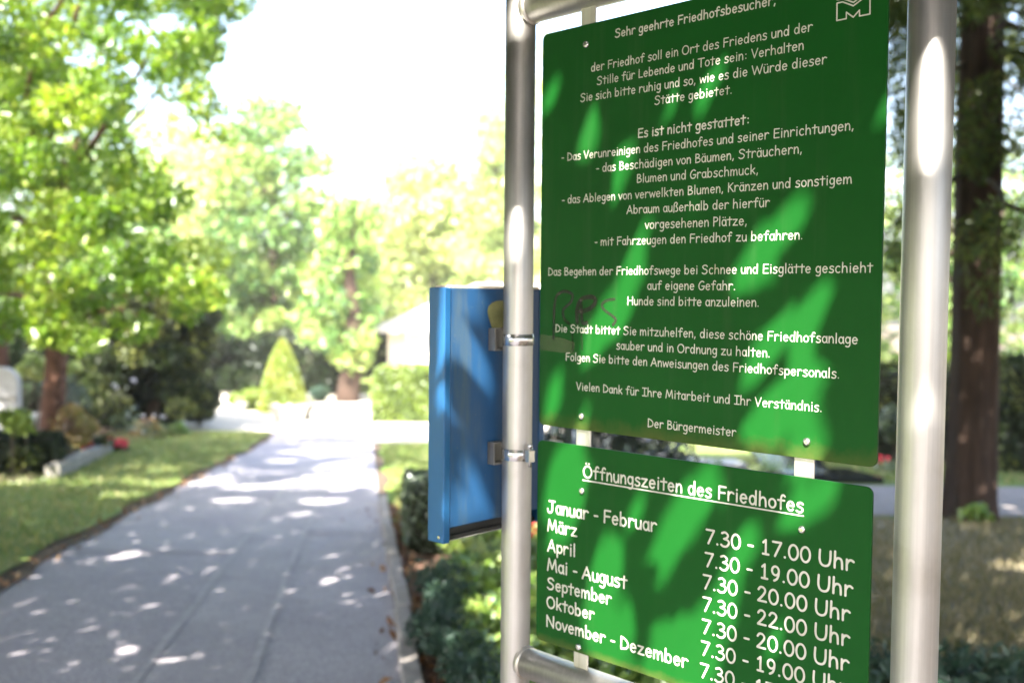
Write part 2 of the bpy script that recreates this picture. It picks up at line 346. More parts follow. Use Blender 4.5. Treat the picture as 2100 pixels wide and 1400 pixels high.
for wd, z, rw, rz in ((-.075, 1.476, .038, .055), (-.095, 1.168, .055, .06), (-.059, 1.259, .036, .05), (-.173, 1.542, .02, .09), (-.096, 1.612, .068, .04), (-.179, 1.43, .02, .07), (-.02, 1.587, .035, .04)):
    gap(SIGN0 - U*.045 - N*wd + ZV*z, -N*rw*.95, ZV*rz*.95)
for gx, gy, ax_, ay_ in ((-3.65, 13.05, .42, .30), (-2.5, 13.05, .5, .32), (-2.6, 11.8, .3, .3), (-3.06, 10.4, .14, .22), (-3.46, 8.95, .13, .28), (-2.79, 6.45, .16, .13), (-2.26, 5.82, .14, .10), (-1.93, 5.68, .12, .1),
        (-1.44, 8.42, .16, .2), (-1.45, 7.9, .12, .14), (-.83, 5.7, .10, .18), (-3.4, 17, .5, .45), (-2.5, 15.9, .3, .4), (-4.4, 20, .6, .8), (-3.2, 20.5, .6, .6), (-4.9, 22.8, .8, .7), (-3.7, 23.6, .7, .8), (-4.2, 25.6, 2.2, .7),
        (-7.2, 22.4, 1.6, .5), (-7.6, 24.6, 1.8, .55), (-7.0, 26.3, 2.0, .4), (-6.2, 19.2, .8, .3), (-5.6, 16.4, .4, .3), (-6.6, 17.3, .5, .25), (-5.1, 13.2, .25, .3),
        (-.8, 10.2, .3, .35), (.2, 9.8, .5, .35), (.6, 10.8, .5, .4), (-.1, 6.9, .18, .25), (.05, 5.6, .2, .2), (-.35, 5.0, .1, .12), (.35, 7.6, .2, .25), (-1.0, 12.6, .8, 1.0), (-.9, 15.5, 1.5, 1.6), (-1.6, 19.5, 1.6, 1.8), (-2.0, 23.5, 1.8, 1.8),
        (3.55, 6.6, .16, .14), (4.3, 7.6, .25, .14), (4.4, 8.6, .3, .16), (2.9, 5.6, .12, .1), (5.0, 9.2, .3, .2), (6.5, 12.9, .15, .15), (7.0, 18, .8, .4), (8.4, 18.5, .8, .4)):
    k_ = .68 if (gx > -4 and gx < -.6 and gy < 14) else 1.0
    gap_ground(gx, gy, ax_*k_, ay_*k_)
_r = random.Random(3)
for gx, gy, ax_, ay_ in ((-2.2, 21.5, 1.5, 3.6), (-4.3, 25.8, 2.6, 1.3), (-8.2, 26.2, 2.6, .45), (-3.0, 24.5, 1.4, 2.0)): gap(Vector((gx, gy, Z(gy))), Vector((ax_, 0, 0)), Vector((0, ay_, -.085*ay_)))
for _ in range(14): gap_ground(_r.uniform(-5.5, 0), _r.uniform(4.5, 22), _r.uniform(.03, .07), _r.uniform(.03, .07))
for _ in range(30): gap_ground(_r.uniform(-9, -4.5), _r.uniform(8, 24), _r.uniform(.06, .16), _r.uniform(.06, .14))
for _ in range(14): gap_ground(_r.uniform(1.2, 7), _r.uniform(4.5, 12), _r.uniform(.04, .12), _r.uniform(.05, .12))
for _ in range(50): gap_ground(_r.uniform(-.75, 1.4), _r.uniform(4.5, 12.5), _r.uniform(.10, .24), _r.uniform(.12, .26))
def lit(pts, grow=.8):
    """True where any of a leaf's sample points would stand in one of the sun gaps"""
    q = sunplane(pts); bad = np.zeros(len(q), bool)
    for c2, Ai in GAPS:
        d = (q - c2)@Ai.T; bad |= ((d**2).sum(-1) < grow).any(1)
    return bad
def sign_zone(C):
    """leaves whose shadow would land on the sign or the case"""
    nn = np.array(N); t = ((C - np.array(SIGN0))@nn)/(s_np@nn); P = C - t[:, None]*s_np
    u = (P - np.array(SIGN0))@np.array(U); return (u > -.62) & (u < .98) & (P[:, 2] > .2) & (P[:, 2] < 2.5)
def in_frame(C, margin=.06):
    d = C - np.array(EYE); zf = d@np.array(F_); x = d@np.array(RT)/np.maximum(zf, .01); y = d@np.array(UP)/np.maximum(zf, .01)
    return (zf > .0) & (abs(x) < .5143+margin) & (abs(y) < .3429+margin)

# ------------------------------------------------------------------ hand-drawn round lettering
def EL_(cx, cy, rx, ry, a0=0, a1=360, n=18):
    return ('L', [(cx+rx*math.cos(math.radians(a0+(a1-a0)*i/n)), cy+ry*math.sin(math.radians(a0+(a1-a0)*i/n))) for i in range(n+1)])
def S(*p): return ('S', list(p))
def L(*p): return ('P', list(p))
def D(x, y): return ('D', [(x, y)])
GL = {
 'a': (1050, [EL_(24, 25, 17, 23), L((42, 49), (42, 8), (46, 2))]), 'b': (1214, [L((10, 76), (10, 2)), EL_(29, 25, 18, 23)]),
 'c': (1053, [EL_(28, 25, 19, 24, 50, 310)]), 'd': (1203, [EL_(26, 25, 17, 23), L((46, 76), (46, 2))]),
 'e': (1122, [L((10, 26), (45, 28)), EL_(27, 25, 18, 23, 8, 318)]), 'f': (1040, [S((45, 69), (38, 75), (28, 72), (23, 58), (22, 30), (22, 2)), L((6, 47), (42, 48))]),
 'g': (1085, [EL_(25, 27, 17, 22), S((43, 49), (43, 12), (40, -12), (28, -22), (10, -18))]),
 'h': (1184, [L((11, 76), (10, 2)), S((10, 28), (18, 43), (30, 48), (41, 42), (45, 26), (46, 2))]),
 'i': (574, [L((14, 48), (14, 2)), D(14, 66)]), 'j': (824, [S((26, 48), (27, -2), (21, -20), (6, -20)), D(26, 66)]),
 'k': (1105, [L((11, 76), (11, 2)), L((43, 47), (12, 22)), L((22, 29), (46, 2))]), 'l': (562, [L((13, 76), (13, 2))]),
 'm': (1590, [L((9, 48), (9, 2)), S((9, 28), (16, 42), (25, 48), (33, 42), (36, 24), (36, 2)), S((36, 28), (44, 42), (54, 48), (62, 40), (65, 22), (67, 2))]),
 'n': (1071, [L((9, 49), (9, 2)), S((9, 28), (18, 43), (28, 49), (38, 42), (42, 24), (42, 2))]),
 'o': (1079, [EL_(26, 25, 19, 23)]), 'p': (1095, [L((9, 48), (9, -24)), EL_(28, 26, 18, 22)]), 'r': (983, [L((10, 49), (10, 2)), S((10, 28), (18, 43), (30, 49), (42, 43))]),
 's': (997, [S((40, 44), (28, 50), (13, 44), (14, 32), (28, 26), (39, 18), (35, 5), (20, 1), (7, 6))]),
 't': (965, [L((24, 67), (23, 2)), L((4, 48), (43, 49))]), 'u': (1065, [S((8, 48), (8, 22), (13, 6), (24, 1), (36, 8), (42, 22)), L((42, 48), (43, 2))]),
 'v': (998, [L((5, 48), (23, 2), (44, 48))]), 'w': (1399, [L((5, 48), (18, 2), (34, 42), (50, 2), (63, 48))]), 'y': (1066, [L((6, 48), (27, 6)), L((46, 48), (16, -24))]),
 'z': (1104, [L((7, 47), (43, 47), (8, 3), (47, 3))]), 'ß': (1180, [S((10, -6), (11, 40), (16, 68), (30, 76), (43, 68), (40, 55), (31, 46), (40, 34), (49, 18), (42, 4), (28, 2))]),
 'A': (1497, [L((6, 2), (37, 72), (64, 2)), L((17, 25), (56, 27))]), 'B': (1290, [L((12, 72), (12, 2)), S((12, 71), (36, 69), (45, 57), (37, 45), (13, 40)), S((13, 40), (42, 36), (54, 22), (44, 7), (12, 2))]),
 'D': (1479, [L((13, 72), (12, 2)), S((13, 71), (38, 64), (58, 46), (61, 28), (48, 10), (12, 2))]), 'E': (1278, [L((54, 71), (13, 71), (12, 3), (54, 3)), L((13, 38), (50, 39))]),
 'F': (1243, [L((54, 71), (13, 71), (12, 2)), L((13, 38), (48, 39))]), 'G': (1391, [S((56, 64), (40, 72), (20, 60), (9, 36), (16, 10), (36, 2), (54, 12), (60, 31)), L((37, 32), (62, 32))]),
 'H': (1573, [L((13, 72), (12, 2)), L((64, 72), (64, 2)), L((13, 38), (64, 38))]), 'I': (1118, [L((28, 71), (28, 3)), L((6, 71), (50, 71)), L((6, 3), (50, 3))]),
 'J': (1363, [S((41, 71), (42, 30), (36, 8), (22, 1), (9, 8), (6, 22)), L((18, 71), (62, 71))]), 'K': (1251, [L((13, 73), (12, 2)), L((52, 71), (13, 36)), L((22, 43), (56, 2))]),
 'L': (1128, [L((12, 72), (11, 3), (50, 3))]), 'M': (1809, [L((9, 2), (20, 72), (44, 14), (68, 72), (78, 2))]), 'N': (1634, [L((12, 2), (12, 71), (64, 4), (66, 73))]),
 'O': (1635, [EL_(39, 36, 31, 35, n=26)]), 'P': (1067, [L((11, 72), (10, 2)), S((11, 71), (36, 68), (46, 54), (36, 40), (11, 35))]),
 'S': (1421, [S((58, 62), (44, 72), (24, 70), (13, 58), (24, 44), (46, 36), (56, 22), (46, 6), (26, 1), (8, 10))]), 'T': (1391, [L((5, 71), (64, 71)), L((34, 71), (34, 2))]),
 'U': (1510, [S((11, 72), (10, 30), (18, 8), (36, 1), (54, 8), (62, 30), (63, 72))]), 'V': (1331, [L((5, 72), (30, 2), (58, 72))]), 'W': (2130, [L((6, 72), (28, 2), (50, 62), (74, 2), (98, 72))]),
 '0': (1249, [EL_(30, 36, 23, 35, n=24)]), '1': (1249, [L((18, 58), (32, 71), (32, 3)), L((17, 3), (47, 3))]), '2': (1249, [S((10, 58), (20, 71), (36, 71), (46, 58), (38, 38), (10, 5)), L((10, 4), (52, 4))]),
 '3': (1249, [S((12, 66), (30, 72), (46, 60), (40, 46), (24, 39)), S((24, 39), (46, 34), (52, 20), (40, 4), (22, 1), (8, 8))]), '7': (1249, [L((8, 70), (52, 70), (20, 2))]),
 '9': (1249, [EL_(28, 50, 18, 21), S((46, 52), (44, 30), (36, 12), (22, 2))]),
 '.': (509, [D(11, 5)]), ',': (567, [L((14, 7), (9, -9))]), '-': (854, [L((10, 30), (34, 30))]), ':': (733, [D(18, 10), D(18, 42)]), ' ': (612, []),
}
for k, b in (('ä', 'a'), ('ö', 'o'), ('ü', 'u')): GL[k] = (GL[b][0], GL[b][1] + [D(16, 66), D(35, 66)])
GL['Ö'] = (GL['O'][0], GL['O'][1] + [D(28, 86), D(50, 86)])
def smooth_path(p, n=7):
    out = []; P = [p[0]] + p + [p[-1]]
    for i in range(1, len(P)-2):
        a, b, c, d = (np.array(P[i+k], float) for k in (-1, 0, 1, 2))
        for t in np.linspace(0, 1, n, endpoint=False):
            out.append(tuple(.5*((2*b) + (c-a)*t + (2*a-5*b+4*c-d)*t*t + (3*b-a-3*c+d)*t**3)))
    return out + [tuple(p[-1])]
def disc_pts(x, y, r, n=10): return [(x + r*math.cos(2*math.pi*i/n), y + r*math.sin(2*math.pi*i/n)) for i in range(n)]
def ribbon(path, hw):
    """outline rows of a monoline stroke with round ends"""
    p = np.array(path, float); closed = np.hypot(*(p[0]-p[-1])) < 1e-3
    t = np.gradient(p, axis=0)
    if closed: t[0] = t[-1] = p[1]-p[-2]
    t = t/np.maximum(np.linalg.norm(t, axis=1, keepdims=True), 1e-9); q = np.stack([-t[:, 1], t[:, 0]], 1)
    lft = p + q*hw; rgt = p - q*hw; fs = [[lft[i], rgt[i], rgt[i+1], lft[i+1]] for i in range(len(p)-1)]
    if not closed:
        for e, tt, qq in ((p[0], -t[0], q[0]), (p[-1], t[-1], q[-1])):
            cap = [e + (qq*math.cos(a) + tt*math.sin(a))*hw for a in np.linspace(0, math.pi, 7)]
            fs.append(cap if (tt is not None) else cap)
    return fs
class Inks:
    """flat vinyl strokes laid on a plane spanned by U and Z"""
    def __init__(s, lift): s.bm = bmesh.new(); s.lift = lift; s.k = 0
    def poly(s, pts2, lv):
        vs = [s.bm.verts.new(on_board(x, z, s.lift + lv*2.5e-5)) for x, z in pts2]
        f = s.bm.faces.new(vs)
        f.normal_update()
        if f.normal.dot(N) < 0: f.normal_flip()
    def stroke(s, pts2, hw, lv=0):
        for f in ribbon(pts2, hw): s.poly(f, lv)
    def text(s, txt, u0, z0, u1, z1, bold=False):
        adv = sum(GL[c][0] for c in txt)/20.48; first = 8; last = 6
        em = (u1-u0)/(adv-first-last)*100; k = em/100; sl = (z1-z0)/(u1-u0)
        hw = (5.4 if bold else 4.5)*k; x = -first
        for c in txt:
            a, strokes = GL[c]; lv = 0
            for kind, pts in strokes:
                j = [(0, 0)]
                def tr(q): uu = u0 + (x+q[0])*k; return (uu, z0 + q[1]*k + (uu-u0)*sl)
                if kind == 'D': s.poly(disc_pts(*tr(pts[0]), hw*1.12), lv); lv += 1
                elif kind == 'P':
                    for a0, b0 in zip(pts[:-1], pts[1:]): s.stroke([tr(a0), tr(b0)], hw, lv); lv += 1
                else:
                    pp = smooth_path(pts) if kind == 'S' else pts
                    s.stroke([tr(q) for q in pp], hw, lv); lv += 1
            x += a/20.48
    def done(s, name, mat, parent): return put(name, s.bm, mat, parent)

# ------------------------------------------------------------------ the notice sign in its tube frame
sign = empty('notice_sign', on_board(.4, 0) + ZV*Z(1.7), 'two green notice boards with white lettering in a silver tube frame beside the path', 'notice sign')
def post(u, r, z1):
    b = on_board(u, 0); bm = bmesh.new(); tube_bm(bm, [b + ZV*(Z(b.y)-.25), b + ZV*.9, b + ZV*1.6, b + ZV*z1], [r]*4, 40, True)
    return put('post', bm, MT['tube'], sign)
zt = 2.185
post(0, .030, 2.238)
post(.808, .0325, 2.42)
bm = bmesh.new(); tube_bm(bm, [on_board(.020, zt), on_board(.45, zt), on_board(.778, zt)], [.0302]*3, 40); put('crossbar', bm, MT['tube'], sign)
bm = bmesh.new(); tube_bm(bm, [on_board(.022, .883), on_board(.4, .883), on_board(.780, .883)], [.030]*3, 40); put('crossbar', bm, MT['tube'], sign)
for u, zw in ((0.0, .883), (.808, .883), (0.0, zt), (.808, zt)):      # weld seams where the rails meet the posts
    bm = bmesh.new(); c = on_board(u + (.031 if u < .1 else -.033), zw); d = U if u < .1 else -U
    tube_bm(bm, [c - d*.004, c, c + d*.005], [.0318, .0332, .0312], 32); put('weld', bm, MT['strap'], sign)
for u in (.178, .6295):
    bm = bmesh.new(); box_bm(bm, on_board(u, 1.53, .0045), U*.017, N*.002, ZV*.66, .001); put('mounting_strap', bm, MT['strap'], sign)
def rounded(u0, z0, u1, z1, r, n=7):
    o = []
    for cx, cz, a in ((u1-r, z1-r, 0), (u0+r, z1-r, 90), (u0+r, z0+r, 180), (u1-r, z0+r, 270)):
        o += [(cx + r*math.cos(math.radians(a+90*i/n)), cz + r*math.sin(math.radians(a+90*i/n))) for i in range(n+1)]
    return o
def panel(name, u0, z0, u1, z1):
    bm = bmesh.new(); o = rounded(u0, z0, u1, z1, .012)
    fr = [bm.verts.new(on_board(u, z, .012)) for u, z in o]; bk = [bm.verts.new(on_board(u, z, .0072)) for u, z in o]
    f = bm.faces.new(fr); f.normal_update()
    if f.normal.dot(N) < 0: f.normal_flip()
    bm.faces.new(bk[::-1])
    for i in range(len(o)): j = (i+1) % len(o); bm.faces.new((fr[i], bk[i], bk[j], fr[j]))
    bmesh.ops.recalc_face_normals(bm, faces=bm.faces[:])
    es = [e for e in bm.edges if len(e.link_faces) == 2 and e.calc_face_angle(0) > 1 and any(len(q.verts) > 8 for q in e.link_faces)]
    bmesh.ops.bevel(bm, geom=es, offset=.0009, segments=2, affect='EDGES', profile=.5)
    return put(name, bm, MT['green'], sign)
def screw(u, z, parent):
    bm = bmesh.new(); c = on_board(u, z, .0118)
    tube_bm(bm, [c, c + N*.0012, c + N*.0038, c + N*.0048], [.0062, .0062, .0055, .003], 20)
    return put('screw', bm, MT['steel'], parent)
up = panel('rules_board', .0698, 1.3695, .7495, 2.1235)
lo = panel('hours_board', .0675, .943, .7445, 1.3395)
for u, z in ((.1793, 2.086), (.631, 2.086), (.1787, 1.3956), (.6369, 1.3969)): screw(u, z, up)
for u, z in ((.182, 1.2544), (.6319, 1.2573), (.1782, .9552), (.632, .9552)): screw(u, z, lo)
LINES = [
 (.2469, 2.0870, .5671, 2.0845, 'Sehr geehrte Friedhofsbesucher,', 1),
 (.1922, 2.0345, .6306, 2.0318, 'der Friedhof soll ein Ort des Friedens und der', 0),
 (.2064, 2.0082, .6166, 2.0058, 'Stille für Lebende und Tote sein: Verhalten', 0),
 (.1672, 1.9825, .6551, 1.9785, 'Sie sich bitte ruhig und so, wie es die Würde dieser', 0),
 (.3362, 1.9560, .4904, 1.9548, 'Stätte gebietet.', 0),
 (.3013, 1.9025, .5241, 1.9022, 'Es ist nicht gestattet:', 1),
 (.1218, 1.8765, .7013, 1.8735, '- Das Verunreinigen des Friedhofes und seiner Einrichtungen,', 0),
 (.2070, 1.8492, .6179, 1.8465, '- das Beschädigen von Bäumen, Sträuchern,', 0),
 (.3001, 1.8232, .5419, 1.8203, 'Blumen und Grabschmuck,', 0),
 (.1242, 1.7962, .7002, 1.7936, '- das Ablegen von verwelkten Blumen, Kränzen und sonstigem', 0),
 (.2788, 1.7692, .5632, 1.7665, 'Abraum außerhalb der hierfür', 0),
 (.3200, 1.7408, .5232, 1.7389, 'vorgesehenen Plätze,', 0),
 (.2054, 1.7143, .6219, 1.7125, '- mit Fahrzeugen den Friedhof zu befahren.', 0),
 (.0910, 1.6604, .7354, 1.6599, 'Das Begehen der Friedhofswege bei Schnee und Eisglätte geschieht', 0),
 (.3271, 1.6336, .5037, 1.6330, 'auf eigene Gefahr.', 0),
 (.2825, 1.6060, .5480, 1.6064, 'Hunde sind bitte anzuleinen.', 0),
 (.1112, 1.5520, .7155, 1.5525, 'Die Stadt bittet Sie mitzuhelfen, diese schöne Friedhofsanlage', 0),
 (.2598, 1.5252, .5695, 1.5253, 'sauber und in Ordnung zu halten.', 0),
 (.1380, 1.4985, .6878, 1.4989, 'Folgen Sie bitte den Anweisungen des Friedhofspersonals.', 0),
 (.1660, 1.4440, .6605, 1.4452, 'Vielen Dank für Ihre Mitarbeit und Ihr Verständnis.', 0),
 (.3316, 1.3902, .5099, 1.3914, 'Der Bürgermeister', 0)]
for a, b, c, d, t, bo in LINES:
    k = Inks(.0123); k.text(t, a, b, c, d, bool(bo)); k.done('text_line', MT['letter'], up)
k = Inks(.0123); k.text('Öffnungszeiten des Friedhofes', .1852, 1.2808, .6330, 1.2838, True)
k.stroke([(.1835, 1.2752), (.6335, 1.2790)], .0012, 5); k.done('text_line', MT['letter'], lo)
for i, (a, b, c, d, t) in enumerate([
 (.0965, 1.2000, .3533, 1.2050, 'Januar - Februar'), (.0962, 1.1634, .1702, 1.1649, 'März'), (.0975, 1.1236, .1672, 1.1255, 'April'), (.0968, 1.0860, .2895, 1.0898, 'Mai - August'),
 (.0973, 1.0495, .2542, 1.0525, 'September'), (.0965, 1.0128, .2143, 1.0145, 'Oktober'), (.0957, .9745, .4233, .9790, 'November - Dezember')]):
    k = Inks(.0123); k.text(t, a, b, c, d, True); k.done('text_line', MT['letter'], lo)
for i, (u0, z0, h) in enumerate([(.4568, 1.2040, '17.00'), (.4557, 1.1640, '19.00'), (.4525, 1.1255, '20.00'), (.4528, 1.0870, '22.00'), (.4526, 1.0485, '20.00'), (.4514, 1.0105, '19.00'), (.4503, .9715, '17.00')]):
    k = Inks(.0123); k.text('7.30 - %s Uhr' % h, u0, z0, u0+.2608, z0+.0035, True); k.done('text_line', MT['letter'], lo)
# town emblem in outline: a stepped M under a notched crown
k = Inks(.0123); em = [(.6703, 2.0404), (.6700, 2.0665), (.6790, 2.0665), (.6960, 2.0575), (.7120, 2.0660), (.7215, 2.0660), (.7220, 2.0406), (.7060, 2.0406), (.7056, 2.0493), (.6962, 2.0407), (.6853, 2.0500), (.6853, 2.0406), (.6703, 2.0404)]
for i, (a, b) in enumerate(zip(em[:-1], em[1:])): k.stroke([a, b], .0010, i % 3)
e2 = [(.6700, 2.0715), (.6790, 2.0715), (.6960, 2.0625), (.7120, 2.0712), (.7215, 2.0712), (.7215, 2.0860), (.7110, 2.0860), (.7110, 2.0800), (.7010, 2.0800), (.7010, 2.0860), (.6910, 2.0860), (.6910, 2.0800), (.6800, 2.0800), (.6800, 2.0860), (.6700, 2.0860), (.6700, 2.0715)]
for i, (a, b) in enumerate(zip(e2[:-1], e2[1:])): k.stroke([a, b], .0010, i % 3)
k.done('emblem', MT['letter'], up)
# scrawl in dark marker, with runs
k = Inks(.01226)
for i, p in enumerate([[(0.1058, 1.5389), (0.1064, 1.568), (0.1072, 1.5994), (0.1127, 1.6211), (0.1316, 1.6303), (0.152, 1.6242), (0.1491, 1.6107), (0.1321, 1.5974), (0.1291, 1.5877), (0.134, 1.5759), (0.1451, 1.569)], [(0.1652, 1.5718), (0.164, 1.5931), (0.1708, 1.6121), (0.1874, 1.6193), (0.2055, 1.6182), (0.2071, 1.6078), (0.1923, 1.5971), (0.1711, 1.592)], [(0.1738, 1.6121), (0.1775, 1.5721), (0.1881, 1.5724)], [(0.2525, 1.6163), (0.2351, 1.6138), (0.2241, 1.6057), (0.2295, 1.5965), (0.2472, 1.5865), (0.2566, 1.5787), (0.2504, 1.5693)], [(0.1532, 1.5502), (0.1543, 1.5336), (0.1552, 1.5157)], [(0.1763, 1.5509), (0.1774, 1.5368), (0.1783, 1.5203)]]):
    k.stroke(smooth_path(p, 5), (.0030, .0042, .0036, .0026, .0012, .0011)[i], i)
k.done('graffiti', MT['graffiti'], up)
k = Inks(.01222); k.poly([(.0705, 1.516), (.158, 1.512), (.160, 1.534), (.118, 1.543), (.0705, 1.546)], 0); k.done('smear', MT['smear'], up)

# ------------------------------------------------------------------ blue case clamped to the left post
NB = -N      # away from the sign's face, along the width of the case
case = empty('display_case', SIGN0 - U*.06 + ZV*1.14, 'weathered blue metal display case clamped to the left post of the sign', 'display case')
F0 = SIGN0 - U*.045
def on_case(wd, z, off=0): return F0 + NB*wd + ZV*z + U*off
bm = bmesh.new(); box_bm(bm, on_case(-.0135, 1.400, -.0235), NB*.1275, U*.0225, ZV*.2345, .002); put('body', bm, MT['blue'], case)
bm = bmesh.new(); box_bm(bm, on_case(-.1505, 1.3865, -.0225), NB*.0085, U*.0235, ZV*.2495, .0025); put('end_profile', bm, MT['blue_clean'], case)
bm = bmesh.new(); box_bm(bm, on_case(.1225, 1.3865, -.0225), NB*.0085, U*.0235, ZV*.2495, .0025); put('end_profile', bm, MT['blue_clean'], case)
bm = bmesh.new(); box_bm(bm, on_case(-.014, 1.6375, -.0235), NB*.129, U*.0215, ZV*.0028, .001); put('top_profile', bm, MT['render_white'], case)
bm = bmesh.new(); box_bm(bm, on_case(-.014, 1.153, -.030), NB*.1275, U*.014, ZV*.0118, .001)
box_bm(bm, on_case(-.014, 1.1440, -.012), NB*.1275, U*.0022, ZV*.0035, .0005); put('dark_gap', bm, MT['black'], case)  # black solids put in for the shade of the open underside
bm = bmesh.new(); box_bm(bm, on_case(-.014, 1.1385, -.020), NB*.1275, U*.010, ZV*.0012, .0003); put('glint_strip', bm, MT['steel'], case)  # thin bright strip added as the glint below the dark gap
for z in (1.149,): 
    bm = bmesh.new(); c = on_case(-.1591, z, -.012); tube_bm(bm, [c, c - NB*.002], [.004, .003], 12); put('screw', bm, MT['steel'], case)
bm = bmesh.new()
pts = [(-.004+.036*math.cos(a)*(1+.18*math.sin(3*a)), 1.577+.040*math.sin(a)*(1+.15*math.cos(2*a))) for a in np.linspace(0, 2*math.pi, 22, endpoint=False)]
bm.faces.new([bm.verts.new(on_case(a, b, .0005)) for a, b in pts]); bmesh.ops.recalc_face_normals(bm, faces=bm.faces[:]); put('lichen_patch', bm, MT['lichen'], case)
for zc in (1.533, 1.303):
    br = bmesh.new()
    for dz in (-.0205, .0205): box_bm(br, on_case(-.002, zc+dz, .009), NB*.037, U*.009, ZV*.0022, .0005)
    box_bm(br, on_case(-.002, zc, .0014), NB*.037, U*.0014, ZV*.0183)
    box_bm(br, on_case(-.0375, zc, .010), NB*.0015, U*.008, ZV*.0183)
    put('mounting_rail', br, MT['rail'], case)
    bd = bmesh.new(); q = SIGN0 + ZV*zc; nseg = 48; ro, ri = .0318, .0304; rows = []
    for i in range(nseg):
        a = 2*math.pi*i/nseg; d = Vector((math.cos(a), math.sin(a), 0))
        rows.append([bd.verts.new(q + d*r + ZV*h) for r, h in ((ri, -.0115), (ro, -.011), (ro, .011), (ri, .0115))])
    for i in range(nseg):
        a, b = rows[i], rows[(i+1) % nseg]
        for j in range(3):
            f = bd.faces.new((a[j], b[j], b[j+1], a[j+1])); f.smooth = True
    bnd = put('clamp_band', bd, MT['steel'], case)
    if zc < 1.4:
        sb = bmesh.new(); c = q + U*.041 + N*.006
        box_bm(sb, c, U*.006, N*.008, ZV*.012, .001); tube_bm(sb, [c + ZV*.022, c - ZV*.022], [.0035, .0035], 12); tube_bm(sb, [c + ZV*.017, c + ZV*.024], [.0062, .0062], 6)
        put('band_screw', sb, MT['steel'], bnd)

# ------------------------------------------------------------------ ground, path, lawns
xs = np.concatenate([[-140, -60, -35], np.arange(-24, 16.1, 2), [25, 40, 80, 140]]); ysg = np.concatenate([[-100], TY, [80, 110, 150]])
V = [(x, y, Z(y) if abs(y) < 60.1 else (Z(60) if y > 0 else Z(-40))) for y in ysg for x in xs]; nx = len(xs)
Fq = [(j*nx+i, j*nx+i+1, (j+1)*nx+i+1, (j+1)*nx+i) for j in range(len(ysg)-1) for i in range(nx-1)]
g = put('ground', fast_mesh('ground', V, Fq), MT['soil']); g['kind'] = 'structure'
RK = [(-30, 4.6), (-2, .5), (5.24, -.57), (6.92, -.81), (8.78, -1.09), (12.5, -1.66), (18, -2.46), (24, -3.35), (28, -3.9), (60, -8)]
def RE(y): return float(np.interp(y, [a for a, b in RK], [b for a, b in RK]))
def LE(y): return float(np.interp(y, [-30, -2, 5, 7.5, 9.54, 12.3, 17.74, 24.5, 28], [1.3, -2.75, -3.55, -3.89, -4.23, -4.6, -5.32, -6.1, -6.6]))
sheet('path', lambda y: (LE(y)+wob(y, 1, .03), RE(y)), -12, 27.2, .006, MT['asphalt'], 8)
SA = lambda y: float(np.interp(y, [-12, 5.18, 8.72, 13.44, 27], [.3, -1.97, -2.49, -3.17, -5.0]))
SB = lambda y: float(np.interp(y, [-12, 5.2, 8.74, 11.56, 27], [.9, -1.38, -1.93, -2.32, -4.4]))
sheet('path_lane', lambda y: (SA(y)+.02, SB(y)-.02), -12, 26.5, .011, MT['asphalt_new'], 3)
for q, sd in ((SA, 3), (SB, 8)):
    sheet('path_joint', lambda y: (q(y)-.028+wob(y*2, sd, .008), q(y)+.022+wob(y*2, sd+1, .008)), -12, 24, .016, MT['seam'], 1)
sheet('path_joint', lambda y: (SB(y)+.03, RE(y)), 10.25, 10.30, .013, MT['seam_dim'], 2); sheet('path_joint', lambda y: (LE(y)+.05, SA(y)-.03), 9.05, 9.09, .013, MT['seam_dim'], 2)
sheet('forecourt', lambda y: (-16, 6), 27.0, 39.5, .014, MT['gravel'], 6)
sheet('side_path', lambda y: (RE(y)-.3+wob(y, 5, .1), RE(y)+2.0), 24.2, 27.2, .020, MT['gravel'], 3)
sheet('lawn', lambda y: (-40, LE(y)-.10+wob(y, 2, .05)), -6, 27.0, .045, MT['lawn'], 14)
sheet('lawn_edge', lambda y: (LE(y)-.22, LE(y)+.05+wob(y*1.3, 4, .05)), -6, 26.5, .020, MT['soil'], 2)
sheet('verge_lawn', lambda y: (RE(y)+.15+wob(y, 6, .05), 9), 11.0, 24.4, .02, MT['verge'], 8)
sheet('bed_soil', lambda y: (RE(y)+.14, 2.0), 3.0, 11.0, .012, MT['mulch'], 5)
sheet('dry_lawn', lambda y: (1.2+wob(y, 9, .12), 24), 2.0, 11.7, .03, MT['dry'], 12)
sheet('earth_path', lambda y: (3.4+wob(y, 3, .2), 24), 11.9, 15.4, .034, MT['path'], 10)
sheet('far_lawn', lambda y: (2.5, 30), 15.6, 26, .03, MT['lawn'], 8)
sheet('far_lawn', lambda y: (-40, 30), 39.5, 60, .03, MT['lawn'], 8)
# kerb: single stones set end to end, slightly uneven
yk = 3.2; i = 0
while yk < 12.9:
    ln = .82 + .18*random.random(); bm = bmesh.new(); ya, yb = yk, yk+ln-.012
    xa, xb = RE(ya)+.05+random.uniform(-.012, .012), RE(yb)+.05+random.uniform(-.012, .012)
    c = Vector(((xa+xb)/2, (ya+yb)/2, (Z(ya)+Z(yb))/2 - .03)); ay = Vector((xb-xa, yb-ya, Z(yb)-Z(ya)))/2
    box_bm(bm, c, Vector((.052, .008, 0)), ay, ZV*(.118+random.uniform(-.012, .008)), .012)
    o = put('kerb', bm, MT['kerb']); o['kind'] = 'structure'; yk += ln; i += 1

